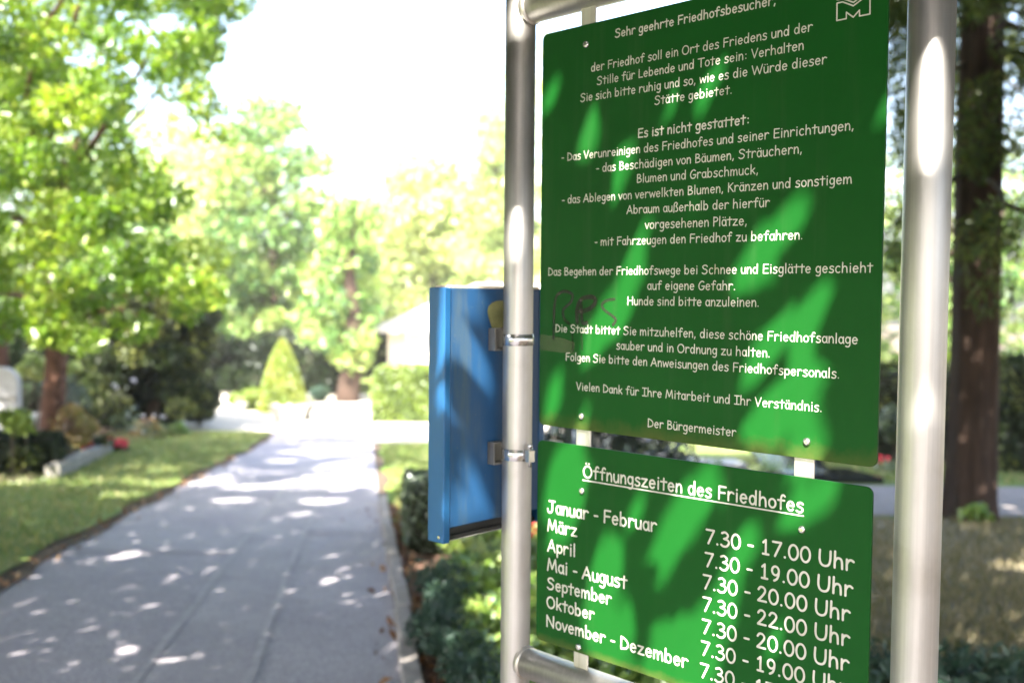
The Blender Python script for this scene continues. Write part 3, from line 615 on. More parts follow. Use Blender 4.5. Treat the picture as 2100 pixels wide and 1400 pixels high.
def foliage(name, parts, mat, parent=None, label=None, cat=None, group=None, kind=None):
    V, Fq, T = join([p[:3] for p in parts]); o = put(name, fast_mesh(name, V, Fq, T), mat, parent)
    return tag(o, label, cat, group, kind)
def blades(xf, ya, yb, n, hgt, wd, lift, name, label, mat=None):
    y = RNG.uniform(ya, yb, n); x0x1 = np.array([xf(v) for v in y]); x = x0x1[:, 0] + (x0x1[:, 1]-x0x1[:, 0])*RNG.random(n)
    z = np.interp(y, TY, TZ) + lift + hgt*.4
    p = leaves(np.stack([x, y, z], 1), hgt, wd, axis=(0, 0, 1.3), ajit=.55)
    return foliage(name, [p], mat or MT['grass_blade'], label=label, cat='grass', kind='stuff')
blades(lambda y: (1.3, 1.0+.62*y), 4.5, 11.6, 26000, .085, .010, .03, 'grass', 'short dry grass on the shaded ground beside the large trunk', MT['dry_blade'])
blades(lambda y: (LE(y)-4.2, LE(y)-.12), 6.5, 26.5, 26000, .07, .014, .045, 'grass', 'mown green grass along the left edge of the path')
blades(lambda y: (RE(y)+.2, RE(y)+3), 11.2, 24, 9000, .09, .016, .02, 'grass', 'sunlit green grass between the path and the blue case')
blades(lambda y: (3, 13), 15.8, 20, 7000, .10, .02, .03, 'grass', 'bright green grass behind the large trunk')
n = 420; y = RNG.uniform(4.2, 12.5, n); x = np.array([RE(v) for v in y]) + np.where(RNG.random(n) < .93, RNG.normal(.16, .05, n), -abs(RNG.normal(0, .12, n)))
p = leaves(np.stack([x, y, np.interp(y, TY, TZ)+.025+.03*RNG.random(n)], 1), .06, .035, normal=(0, 0, 2.2), njit=.7, axis=(0, 0, 0))
n2 = 260; y2 = RNG.uniform(6, 20, n2); x2 = np.array([LE(v) for v in y2]) + RNG.normal(0, .12, n2)
p2 = leaves(np.stack([x2, y2, np.interp(y2, TY, TZ)+.03+.02*RNG.random(n2)], 1), .06, .035, normal=(0, 0, 2.2), njit=.7)
foliage('fallen_leaves', [p, p2], MT['dead_leaf'], label='dry brown fallen leaves scattered along both edges of the path', cat='fallen leaves', kind='stuff')

# ------------------------------------------------------------------ beds and hedges near the sign
def leafy_box(c, ax, ay, h, n, Ls, Ws, mat, name, label, cat, group=None, bulge=.05, core=(.02, .035, .012), top_tint=0.0):
    """clipped hedge: a dark core with leaf clusters over its faces"""
    ax, ay = Vector(ax), Vector(ay); c = Vector(c); lx, ly = ax.length, ay.length
    A = np.array([4*lx*ly, 2*lx*h, 2*lx*h, 2*ly*h, 2*ly*h]); ch = RNG.choice(5, n, p=A/A.sum()); a = RNG.uniform(-1, 1, n); b = RNG.uniform(-1, 1, n); t = RNG.random(n)
    U_ = np.where((ch == 3), 1, np.where(ch == 4, -1, a)); V_ = np.where(ch == 1, 1, np.where(ch == 2, -1, b)); W_ = np.where(ch == 0, 1, t)
    sh = 1 + bulge*RNG.normal(size=n)*.6
    # rounded shoulders
    k = 1 - .10*np.clip(W_-.8, 0, 1)*5*(np.maximum(abs(U_), abs(V_))**4)
    P = np.array(c) + np.outer(U_*sh*k, np.array(ax)) + np.outer(V_*sh*k, np.array(ay)); zz = Z(c.y)
    P[:, 2] = np.interp(P[:, 1], TY, TZ) + W_*h*(1 + bulge*.4*RNG.normal(size=n))
    lump = .5 + .28*np.sin(P[:, 0]*5.1 + P[:, 2]*4) * np.sin(P[:, 1]*4.3+1) + .2*RNG.normal(size=n) + top_tint*(ch == 0)
    pl = leaves(P, Ls, Ws, tint=lump.clip(0, 1))
    th = empty(name, (c.x, c.y, Z(c.y)), label, cat, group)
    foliage('foliage', [pl], mat, th)
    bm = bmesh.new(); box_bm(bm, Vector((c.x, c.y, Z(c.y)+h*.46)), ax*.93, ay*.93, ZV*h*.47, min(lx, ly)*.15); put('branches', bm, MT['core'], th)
    return th
leafy_box((-.72, 9.75, 0), (.33, -.05, 0), (-.10, .72, 0), .66, 5200, .05, .028, MT['leaf_box'], 'box_hedge', 'small square-clipped box hedge block at the kerb below the blue case', 'hedge', 'low hedges by the sign')
# blue-green creeping conifer spilling over the near bed
cl = [(RE(yy)+.24+xx+.08*math.sin(yy*3), yy, Z(yy)+.10+.10*random.random(), random.uniform(.09, .15)) for yy in np.arange(4.3, 7.35, .12) for xx in (.0, .13) if random.random() < .85]
foliage('creeping_juniper', [crown(cl, 190, .035, .014, flat=.9)], MT['leaf_blue'], label='blue-green creeping juniper spilling along the near end of the kerb', cat='shrub')
cl = [(x, yy, Z(yy)+.08+.08*random.random(), .17) for yy in np.arange(4.4, 8.2, .2) for x in np.arange(-.6, 1.5, .2) if x > RE(yy)+.42]
foliage('ivy', [crown(cl, 60, .07, .055, flat=.5)], MT['leaf_ivy'], label='glossy ivy ground cover under the notice sign', cat='ground cover', kind='stuff')
cl = [(x, yy, Z(yy)+.06+.08*random.random(), .2) for yy in np.arange(8.75, 12.2, .22) for x in np.arange(-.6, 2.4, .22) if x > RE(yy)+.55]
foliage('ivy', [crown(cl, 55, .08, .06, flat=.5)], MT['leaf_ivy'], label='bright ground cover beyond the bare soil strip', cat='ground cover', kind='stuff')
def flower_plant(x, y, h, r, n, pet, label, group=None, name='flowering_plant', leafm='leaf_ivy', L=.05):
    th = empty(name, (x, y, Z(y)), label, 'flowers', group)
    foliage('leaves', [crown([(x, y, Z(y)+h*.45, r)], 90, L*1.2, L*.7)], MT[leafm], th)
    P = np.array([x, y, Z(y)+h]) + ball(n, (r, r, h*.35))
    for q in P[:14] if n < 20 else ():      # few blossoms: each one a part
        foliage('blossom', [leaves(q + ball(7, (L*.3,)*3), L*.9, L*.7, normal=(-.2, -.6, .6), njit=.5)], MT[pet], th)
    if n >= 20: foliage('petals', [leaves(np.repeat(P, 3, 0) + ball(n*3, (L*.3,)*3), L*.8, L*.6, normal=(-.2, -.6, .6), njit=.6)], MT[pet], th)
    return th
flower_plant(.215, 8.9, .30, .13, 34, 'petal_red', 'red flowering plant low between the left post and the hours board')
# rhododendron seen between the two boards
cl = [(1.25+.85*math.cos(a)*q, 12.3+.6*math.sin(a)*q, Z(12.3)+hh, .38) for a in np.arange(0, 6.28, .7) for q, hh in ((1, .45), (.8, .85), (.35, 1.15))]
th = empty('rhododendron', (1.25, 12.3, Z(12.3)), 'dark glossy long-leaved rhododendron seen between the two boards', 'shrub')
foliage('foliage', [crown(cl, 190, .15, .05, flat=.8)], MT['leaf_rhodo'], th)
bm = trunk_mesh([(1.25, 12.3, Z(12.3)-.05), (1.25, 12.3, Z(12.3)+.5)], [.06, .04], [limb((1.25, 12.3, Z(12.3)+.2), c[:3], .03, .01) for c in cl[::4]], 8); put('stem', bm, MT['twig'], th)
# pale stone slab and black polished grave behind the boards
th = empty('grave', (3.3, 17.6, Z(17.6)), 'pale stone grave slab with trailing grass between the boards', 'grave')
bm = bmesh.new(); box_bm(bm, (3.35, 17.6, Z(17.6)+.10), (.75, 0, 0), (0, .55, -.04), ZV*.12, .02); put('slab', bm, MT['granite'], th)
foliage('grass_tufts', [crown([(2.75, 17.0, Z(17)+.15, .22), (3.1, 17.0, Z(17)+.12, .18), (3.5, 17.0, Z(17)+.15, .2)], 120, .22, .018, droop=-.6)], MT['leaf_mid'], th)
th = empty('grave', (5.0, 16.7, Z(16.7)), 'grave with a tilted polished black slab and black kerb behind the boards', 'grave')
bm = bmesh.new(); box_bm(bm, (4.75, 16.6, Z(16.6)+.24), (.62, 0, -.10), (0, .75, .10), ZV*.035, .006); put('slab', bm, MT['black_granite'], th)
bm = bmesh.new(); box_bm(bm, (4.95, 16.6, Z(16.6)+.05), (1.0, 0, -.02), (0, .85, -.07), ZV*.10, .01); put('kerb_stone', bm, MT['black_granite'], th)
P = np.array([4.2, 15.9, Z(16)+.25]) + ball(60, (.35, .2, .14)); foliage('leaves', [leaves(P, .12, .05)], MT['leaf_ivy'], th)

# ------------------------------------------------------------------ the large red-barked conifer on the right
bx, by = 5.46, 11.75; bz = Z(by)
th = empty('conifer', (bx, by, bz), 'tall conifer with a thick reddish brown trunk right of the sign', 'tree', 'trees')
bm = bmesh.new(); seg = 40; rings = []
for h, r in ((-.3, .46), (-.1, .40), (.06, .345), (.25, .305), (.6, .282), (1.2, .268), (2.2, .258), (3.2, .255), (4.4, .25), (6, .235), (9, .19), (13, .10), (16, .02)):
    ring = []
    for k in range(seg):
        a = 2*math.pi*k/seg; fl = 1 + .045*math.sin(7*a+h*.8) + .03*math.sin(13*a+h*1.7) + (.16*max(0, .5-h)*math.sin(5*a+1))
        ring.append(bm.verts.new((bx + .02*math.sin(h*.9) + r*fl*math.cos(a), by + r*fl*math.sin(a), bz+h)))
    rings.append(ring)
for i in range(len(rings)-1):
    for k in range(seg): f = bm.faces.new((rings[i][k], rings[i][(k+1) % seg], rings[i+1][(k+1) % seg], rings[i+1][k])); f.smooth = True
trk = put('trunk', bm, MT['bark_red'], th)
bm = bmesh.new(); cl = []
tips = []
for i in range(46):
    h = random.uniform(3.6, 14); a = random.uniform(0, 6.28); ln = random.uniform(1.2, 3.6)*(1-h/18)
    tip = Vector((bx + ln*math.cos(a), by + ln*math.sin(a), bz + h - random.uniform(.2, 1.2)))
    pts, rr = limb((bx + .2*math.cos(a), by + .2*math.sin(a), bz+h), tip, .035, .008); tube_bm(bm, pts, rr, 6); tips.append((pts, tip))
    for q in pts[2:]:
        for s in range(2): cl.append((q.x + random.uniform(-.25, .25), q.y + random.uniform(-.25, .25), q.z - random.uniform(.05, .55), random.uniform(.16, .3)))
for px, py, d in ((1985, 200, 11.2), (2030, 180, 11.3), (2075, 215, 11.3), (1965, 240, 11.2), (2010, 250, 11.2), (1998, 300, 11.25), (2060, 90, 11.3), (2040, 300, 11.2), (1990, 330, 11.3), (2095, 150, 11.4), (1835, 300, 11), (1842, 210, 10.5), (1828, 420, 11), (1838, 500, 11.5), (1845, 100, 11), (1830, 30, 11), (2085, 420, 12), (2095, 330, 12)):
    q = spot(px, py, d); cl.append((q.x, q.y, q.z, .2, .7)); cl.append((q.x+.1, q.y, q.z-.14, .16, .5))
    if px > 1900: pts, rr = limb((bx, by-.2, q.z+.3), q, .02, .005); tube_bm(bm, pts, rr, 5)
for px0, py0, px1, py1 in ((2015, 530, 1985, 640), (1975, 560, 2010, 600), (1970, 480, 1985, 680), (2060, 500, 2085, 700), (2068, 380, 2098, 450), (1960, 250, 2060, 245), (2070, 620, 2098, 560), (1968, 330, 1930, 470), (1965, 200, 1880, 330), (2050, 610, 2038, 690)):
    a, b = spot(px0, py0, 11.42), spot(px1, py1, 11.25); pts, rr = limb(a, b, .012, .004, .5); tube_bm(bm, pts, rr, 5)
put('branches', bm, MT['twig'], th)
foliage('foliage', [crown(cl, 130, .11, .018, droop=.8, flat=.9)], MT['leaf_conifer'], th)
cl = [(bx-.18+random.uniform(-.1, .22), by-.42+random.uniform(-.05, .05), bz+.1+.12*random.random(), .10) for _ in range(6)]
foliage('sucker_shoots', [crown(cl, 26, .12, .05)], MT['leaf_ivy'], th)

# ------------------------------------------------------------------ left side: bed, stones, flowers, tree
bm = bmesh.new(); a, b = Vector((-7.05, 15.2, 0)), Vector((-8.75, 21.8, 0)); yk = 0
d = (b-a); q = Vector((d.y, -d.x, 0)).normalized(); c = (a+b)/2
box_bm(bm, Vector((c.x, c.y, (Z(a.y)+Z(b.y))/2+.10)), q*.11, Vector((d.x/2, d.y/2, (Z(b.y)-Z(a.y))/2)), ZV*.16, .02)
tag(put('edging_stone', bm, MT['stone_grey']), 'long low grey stone edging the flower bed on the left lawn', 'edging stone')
sheet('bed_soil', lambda y: (-24, float(np.interp(y, [15.2, 21.8, 27], [-7.2, -8.9, -9.2]))), 14.6, 27, .055, MT['soil'], 6)
leafy_box((-8.25, 16.3, 0), (.85, 0, 0), (-.15, .5, 0), .68, 4200, .07, .04, MT['leaf_dark'], 'bed_hedge', 'low dark clipped hedge at the left edge of the bed', 'hedge')
def shrub(px, py, d, rp, hscale, mat, name, label, per=120, L=.09, W=.045, k=9, tint=None, flat=.8, cat='shrub', group=None):
    c = spot(px, py, d); r = rp*d/2040; zg = Z(c.y); cl = []
    for i in range(k):
        v = ball(1, (r*.75, r*.6, r*hscale*.75))[0]; cl.append((c.x+v[0], c.y+v[1], max(zg+.1, c.z+v[2]), r*.42) + ((tint,) if tint else ()))
    th = empty(name, (c.x, c.y, zg), label, cat, group)
    foliage('foliage', [crown(cl, per, L, W, flat=flat)], mat, th)
    bm = bmesh.new()
    for q in cl[::2]: pts, rr = limb((c.x+random.uniform(-.1, .1), c.y, zg-.05), q[:3], .02, .006); tube_bm(bm, pts, rr, 5)
    put('stems', bm, MT['twig'], th); return th
shrub(150, 868, 18.6, 62, .75, MT['leaf_rust'], 'shrub', 'rusty pink and brown leaved shrub in the left bed', 330, .075, .045, 16)
shrub(28, 865, 15.6, 40, .8, MT['leaf_hedge'], 'shrub', 'yellow-green leafy plant in front of the pale headstone', 60, .14, .06, 8)
shrub(130, 812, 20.5, 52, .8, MT['leaf_box'], 'shrub', 'grey-green rounded shrub at the foot of the rusty trunk', 120, .06, .03, 10)
shrub(60, 935, 15.9, 60, .5, MT['leaf_yew'], 'shrub', 'dark green low plants spilling over the bed corner', 110, .08, .05, 10)
shrub(195, 905, 19.6, 40, .55, MT['leaf_yew'], 'shrub', 'small dark plant between the rusty shrub and red flowers', 90, .07, .04, 8)
shrub(300, 880, 25, 46, .4, MT['leaf_rust'], 'shrub', 'low reddish perennials at the far end of the bed', 90, .09, .05, 9)
shrub(355, 885, 25.5, 36, .4, MT['leaf_ivy'], 'shrub', 'fresh green low plants at the far bed corner', 90, .1, .05, 8)
shrub(405, 848, 28.5, 32, .6, MT['leaf_dark'], 'shrub', 'dark low rounded shrub at the corner of the forecourt', 130, .1, .05, 9)
shrub(435, 830, 30.5, 22, .9, MT['leaf_blue'], 'shrub', 'small grey-green bush beside the dark low shrub', 90, .09, .05, 7)
for i, (px, py, d, lb) in enumerate(((230, 905, 21.3, 'largest clump of red flowers at the end of the edging stone'), (248, 917, 21.0, 'red flowers on the lawn side of the edging stone'), (182, 916, 19.3, 'small red flowers behind the edging stone'), (322, 880, 25.4, 'few faint red flowers in the far end of the bed'))):
    c = spot(px, py, d); flower_plant(c.x, c.y, max(.2, c.z-Z(c.y)), .17 if i < 2 else .1, 40 if i < 2 else 14, 'petal_red', lb, 'red bedding flowers', 'red_flowers', 'leaf_yew', .10)
# headstones
def headstone(px, py, d, w, h, mat, label, band=False):
    c = spot(px, py, d); zt = c.z; zg = Z(c.y); th = empty('headstone', (c.x, c.y, zg), label, 'headstone', 'headstones'); bm = bmesh.new(); pr = []
    for i in range(13):
        a = math.pi*i/12; pr.append((w/2*math.cos(a), zt-w*.42+w*.42*math.sin(a)))
    pr = [(w/2, zg+.25)] + pr + [(-w/2, zg+.25)]
    f0 = [bm.verts.new((c.x+x, c.y-.08, z)) for x, z in pr]; f1 = [bm.verts.new((c.x+x, c.y+.08, z)) for x, z in pr]
    bm.faces.new(f0); bm.faces.new(f1[::-1])
    for i in range(len(pr)): j = (i+1) % len(pr); bm.faces.new((f0[i], f1[i], f1[j], f0[j]))
    bmesh.ops.recalc_face_normals(bm, faces=bm.faces[:]); put('slab', bm, mat, th)
    bm = bmesh.new(); box_bm(bm, (c.x, c.y, zg+.10), (w*.62, 0, 0), (0, .18, 0), ZV*.15, .015); put('plinth', bm, mat, th)
    if band:
        bm = bmesh.new(); box_bm(bm, (c.x, c.y-.083, zt-.62), (w*.49, 0, 0), (0, .004, 0), ZV*.035); put('dark_band', bm, MT['stone_grey'], th)
headstone(2, 752, 19.5, .72, 1.7, MT['granite'], 'pale round-topped headstone at the left edge of the bed', True)
headstone(132, 790, 22.5, .6, 1.2, MT['stone_grey'], 'small grey headstone behind the rusty trunk')
# dark yews behind the bed
def px_fill(rows, dep, rp, n, tint=None):
    """cluster centres inside an outline given as rows (py, px0, px1), spread over a depth range"""
    out = []; R = np.array(rows, float)
    wts = np.gradient(R[:, 0])*(R[:, 2]-R[:, 1]); 
    for i in range(n):
        py = random.uniform(R[0, 0], R[-1, 0])
        for _ in range(6):
            x0, x1 = np.interp(py, R[:, 0], R[:, 1]), np.interp(py, R[:, 0], R[:, 2])
            if random.random() < (x1-x0)/max(R[:, 2]-R[:, 1]): break
            py = random.uniform(R[0, 0], R[-1, 0])
        d = random.uniform(*dep); c = spot(random.uniform(x0, x1), py, d); r = rp*d/2040*random.uniform(.7, 1.35)
        out.append((c.x, c.y, c.z, r) if tint is None else (c.x, c.y, c.z, r, tint))
    return out
def tree(name, label, rows, dep, rp, n, per, L, W, mat, bark, trunk_px, dtr, rt, cat='tree', group='trees', extra=(), limbs=10, droop=.3, flat=.7, top=None, lit_test=False):
    cl = px_fill(rows, dep, rp, n) + list(extra)
    tb = spot(trunk_px[0], trunk_px[1], dtr); zg = Z(tb.y); zt = top if top is not None else max(c[2] for c in cl)*.75
    th = empty(name, (tb.x, tb.y, zg), label, cat, group)
    V, Fq, T, S5 = crown(cl, per, L, W, droop=droop, flat=flat)
    if lit_test:
        bad = lit(S5) | sign_zone(S5[:, 0]); keep = ~bad; idx = np.repeat(keep, 2); V2 = S5  # drop leaves standing in a sun gap
        Fq = Fq[idx]; T = T[idx]
        used, inv = np.unique(Fq, return_inverse=True); V = V[used]; Fq = inv.reshape(Fq.shape)
    foliage('crown', [(V, Fq, T)], mat, th)
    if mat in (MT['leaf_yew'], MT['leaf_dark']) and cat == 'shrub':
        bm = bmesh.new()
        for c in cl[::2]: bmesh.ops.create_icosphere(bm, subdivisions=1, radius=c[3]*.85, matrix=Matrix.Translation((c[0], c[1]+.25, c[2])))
        put('dark_core', bm, MT['core'], th)['kind'] = 'stuff'  # near-black solids added to darken the shrub and close its see-through gaps
    path = [(tb.x, tb.y, zg-.2), (tb.x+.1*rt, tb.y, zg+.4), (tb.x+rt*.8, tb.y, zg+(zt-zg)*.35), (tb.x+rt*.3, tb.y, zg+(zt-zg)*.7), (tb.x, tb.y, zt)]
    rads = [rt*1.35, rt*1.08, rt*.92, rt*.6, rt*.2]; lb = []
    for c in random.sample(cl, min(limbs, len(cl))):
        h = max(zg+(zt-zg)*.25, min(c[2]-.3, zg+(zt-zg)*.8)); lb.append(limb((tb.x+rt*.3, tb.y, h), c[:3], rt*.32, rt*.06))
    put('trunk', trunk_mesh(path, rads, lb), bark, th)
    return th, cl
shrubby = dict(cat='shrub', group='dark shrubs behind the bed')
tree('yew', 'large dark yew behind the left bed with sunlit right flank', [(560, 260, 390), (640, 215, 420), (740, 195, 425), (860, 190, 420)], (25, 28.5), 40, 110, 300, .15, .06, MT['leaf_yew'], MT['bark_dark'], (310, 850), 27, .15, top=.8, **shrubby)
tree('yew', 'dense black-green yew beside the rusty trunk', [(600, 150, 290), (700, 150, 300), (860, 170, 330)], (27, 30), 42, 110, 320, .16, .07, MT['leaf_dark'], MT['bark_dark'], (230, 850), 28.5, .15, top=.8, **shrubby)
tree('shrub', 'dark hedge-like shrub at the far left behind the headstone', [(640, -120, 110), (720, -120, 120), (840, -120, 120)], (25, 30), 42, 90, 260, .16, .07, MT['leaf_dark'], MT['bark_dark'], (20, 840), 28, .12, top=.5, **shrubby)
shrub(62, 752, 22, 42, .8, MT['leaf_pale'], 'shrub', 'pale sunlit bush left of the rusty trunk', 90, .12, .06, 9)
shrub(152, 762, 22.5, 26, .7, MT['leaf_pale'], 'shrub', 'small pale bush just right of the rusty trunk', 70, .12, .06, 6)
c = spot(262, 800, 23)
flower_plant(c.x, c.y, c.z-Z(c.y), .45, 4, 'petal_white', 'bush with a few white blossoms before the dark yews', None, 'flowering_bush', 'leaf_box', .09)
c = spot(318, 855, 24.5); flower_plant(c.x, c.y, c.z-Z(c.y), .35, 4, 'petal_white', 'low bush dotted with white blossoms by the far bed corner', None, 'flowering_bush', 'leaf_box', .09)

# ------------------------------------------------------------------ forecourt: topiary, planter, pots, hedge, chapel-like house
def cone_points(n, R, H, pw): 
    t = RNG.random(n)**.8; r = R*(1-t**pw)**.72*(1+.03*RNG.normal(size=n)); a = RNG.uniform(0, 2*math.pi, n)
    return np.stack([r*np.cos(a), r*np.sin(a), t*H], 1), t
P, t = cone_points(13000, .80, 2.44, 1.3); c0 = np.array([-7.62, 33.0, Z(33)]); P += c0
th = empty('topiary_cone', tuple(c0), 'tall yellow-green bullet-shaped topiary behind the stone trough', 'topiary')
foliage('foliage', [leaves(P, .09, .05, tint=(.5+.2*np.sin(P[:, 2]*5+P[:, 0]*4)+.2*RNG.normal(size=len(P))).clip(0, 1))], MT['leaf_cone'], th)
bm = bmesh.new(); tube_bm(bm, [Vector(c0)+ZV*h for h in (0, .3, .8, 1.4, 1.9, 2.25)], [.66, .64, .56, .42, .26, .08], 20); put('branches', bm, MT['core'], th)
shrub(506, 812, 33.2, 36, .95, MT['leaf_hedge'], 'globe_shrub', 'rounded bright green shrub left of the topiary cone', 380, .10, .05, 18)
shrub(652, 812, 36, 30, .6, MT['leaf_blue'], 'shrub', 'low grey-green shrub right of the topiary cone', 120, .11, .05, 9)
th = empty('stone_trough', (-6.78, 30.3, Z(30.3)), 'pale stone planter trough in front of the topiary cone', 'planter'); bm = bmesh.new()
V8 = [bm.verts.new((-6.78+sx*w, 30.3+sy*l, Z(30.3)+h)) for h, w, l in ((0, .40, .22), (.5, .56, .32)) for sx, sy in ((-1, -1), (1, -1), (1, 1), (-1, 1))]
I8 = [bm.verts.new((-6.78+sx*w, 30.3+sy*l, Z(30.3)+h)) for h, w, l in ((.5, .48, .25), (.42, .47, .24)) for sx, sy in ((-1, -1), (1, -1), (1, 1), (-1, 1))]
bm.faces.new(V8[:4][::-1])
for i in range(4):
    j = (i+1) % 4; bm.faces.new((V8[i], V8[j], V8[4+j], V8[4+i])); bm.faces.new((V8[4+i], V8[4+j], I8[j], I8[i])); bm.faces.new((I8[i], I8[j], I8[4+j], I8[4+i]))
bm.faces.new(I8[4:]); put('trough', bm, MT['stone_pale'], th)
foliage('plants', [crown([(-7.0, 30.3, Z(30.3)+.48, .16), (-6.6, 30.3, Z(30.3)+.48, .16)], 60, .1, .05)], MT['leaf_hedge'], th)
def pot(x, y, r, h, mat, label, pm='leaf_hedge'):
    th = empty('flower_pot', (x, y, Z(y)), label, 'flower pot', 'pots on the forecourt'); bm = bmesh.new()
    tube_bm(bm, [(x, y, Z(y)+q*h) for q in (0, .1, .6, .85, .9, 1.0)], [r*.62, r*.66, r*.85, r*.92, r*1.05, r*1.05], 20); put('pot', bm, mat, th)
    foliage('plants', [crown([(x, y, Z(y)+h+.05, r*.9)], 80, .07, .04)], MT[pm], th)
pot(-6.35, 30.6, .24, .52, MT['stone_grey'], 'mossy greenish stone pot right of the pale trough', 'leaf_cone')
pot(-8.75, 32.1, .20, .38, MT['stone_pale'], 'small white pot in front of the rounded shrub', 'leaf_pale')
leafy_box((-2.6, 30.9, 0), (1.6, .05, 0), (0, .85, 0), 1.66, 15000, .10, .05, MT['leaf_hedge'], 'hedge', 'big square-clipped bright green hedge left of the blue case', 'hedge', bulge=.05)
# house
th = empty('house', (-.5, 43, -2.3), 'low white house with a pale hipped roof behind the clipped hedge', 'house')
x0, x1, y0, y1, zb, ze = -5.0, 5.0, 40.0, 47.0, -2.5, .12
bm = bmesh.new(); box_bm(bm, ((x0+x1)/2, (y0+y1)/2, (zb+ze)/2), ((x1-x0)/2, 0, 0), (0, (y1-y0)/2, 0), ZV*(ze-zb)/2); put('walls', bm, MT['render_white'], th)
bm = bmesh.new(); o = .6; zr = 2.15
q = [bm.verts.new(v) for v in ((x0-o, y0-o, ze+.01), (x1+o, y0-o, ze+.01), (x1+o, y1+o, ze+.01), (x0-o, y1+o, ze+.01))]; q2 = [bm.verts.new((v.co.x, v.co.y, ze+.17)) for v in q]
r0, r1 = bm.verts.new((x0+3.4, 43.5, zr)), bm.verts.new((x1-3.4, 43.5, zr))
bm.faces.new(q[::-1])
for i in range(4): j = (i+1) % 4; bm.faces.new((q[i], q[j], q2[j], q2[i]))
bm.faces.new((q2[0], q2[1], r1, r0)); bm.faces.new((q2[1], q2[2], r1)); bm.faces.new((q2[2], q2[3], r0, r1)); bm.faces.new((q2[3], q2[0], r0)); put('roof', bm, MT['roof_pale'], th)
for xw in (-3.45, -.6, 2.2):
    bm = bmesh.new(); box_bm(bm, (xw, y0-.02, -1.45), (.55, 0, 0), (0, .04, 0), ZV*.42, .01); wf = put('window', bm, MT['render_white'], th)
    bm = bmesh.new(); box_bm(bm, (xw, y0-.066, -1.45), (.48, 0, 0), (0, .004, 0), ZV*.35); put('pane', bm, MT['black_granite'], wf)
bm = bmesh.new(); box_bm(bm, (x0+.8, y0-.25, ze-.13), (.06, 0, 0), (0, .24, 0), ZV*.13, .01); put('eave_bracket', bm, MT['render_white'], th)

# ------------------------------------------------------------------ trees in the middle distance and behind
tree('broadleaf_tree', 'tall layered pale green tree standing above the topiary cone', [(215, 515, 575), (300, 455, 600), (340, 450, 660), (430, 445, 725), (540, 440, 760), (640, 430, 770), (720, 440, 700)], (43, 52), 44, 140, 130, .32, .2, MT['leaf_mid'], MT['bark_dark'], (556, 800), 47, .28, limbs=16)
tree('broadleaf_tree', 'spreading tree on a thick dark trunk right of the topiary cone', [(420, 690, 745), (540, 650, 755), (640, 640, 745), (735, 660, 750)], (35.5, 40), 36, 70, 90, .26, .15, MT['leaf_mid'], MT['bark_red'], (712, 825), 36.4, .38, limbs=12)
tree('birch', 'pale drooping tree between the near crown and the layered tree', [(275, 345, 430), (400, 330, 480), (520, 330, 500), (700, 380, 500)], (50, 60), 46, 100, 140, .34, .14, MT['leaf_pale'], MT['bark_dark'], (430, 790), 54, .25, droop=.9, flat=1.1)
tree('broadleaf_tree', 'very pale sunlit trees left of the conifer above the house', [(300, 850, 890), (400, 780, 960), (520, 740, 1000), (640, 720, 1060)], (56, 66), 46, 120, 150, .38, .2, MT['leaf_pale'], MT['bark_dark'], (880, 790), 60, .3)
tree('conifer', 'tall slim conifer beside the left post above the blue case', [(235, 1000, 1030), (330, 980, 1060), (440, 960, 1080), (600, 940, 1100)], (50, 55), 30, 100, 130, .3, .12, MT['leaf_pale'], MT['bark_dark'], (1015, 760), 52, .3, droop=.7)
tree('broadleaf_tree', 'pale crown behind the near foliage at the far left', [(250, 120, 330), (420, 60, 370), (600, 40, 400), (720, 60, 380)], (36, 44), 44, 90, 85, .28, .17, MT['leaf_mid'], MT['bark_dark'], (180, 800), 40, .25)
tree('broadleaf_tree', 'sunlit yellow-green tree far left beyond the headstone', [(200, -260, 60), (420, -300, 80), (720, -280, 60)], (34, 42), 50, 70, 85, .28, .17, MT['leaf_mid'], MT['bark_dark'], (-80, 800), 38, .25)
tree('evergreen_shrub', 'dark evergreen mass behind the topiary cone', [(700, 420, 700), (760, 410, 700), (815, 420, 700)], (39, 43), 34, 130, 220, .24, .1, MT['leaf_dark'], MT['bark_dark'], (560, 812), 41, .2, cat='shrub', group=None, top=-.3)
tree('evergreen_shrub', 'dark shrubs beyond the thick trunk beside the house', [(690, 690, 800), (800, 690, 800)], (48, 54), 34, 50, 110, .28, .12, MT['leaf_yew'], MT['bark_dark'], (745, 800), 50, .2, cat='shrub', group=None, top=-.3)
tree('evergreen_shrub', 'dense green shrubs closing the forecourt on its left', [(680, 395, 500), (790, 400, 480)], (42, 46), 34, 50, 110, .26, .12, MT['leaf_mid'], MT['bark_dark'], (440, 800), 44, .2, cat='shrub', group=None, top=-.3)
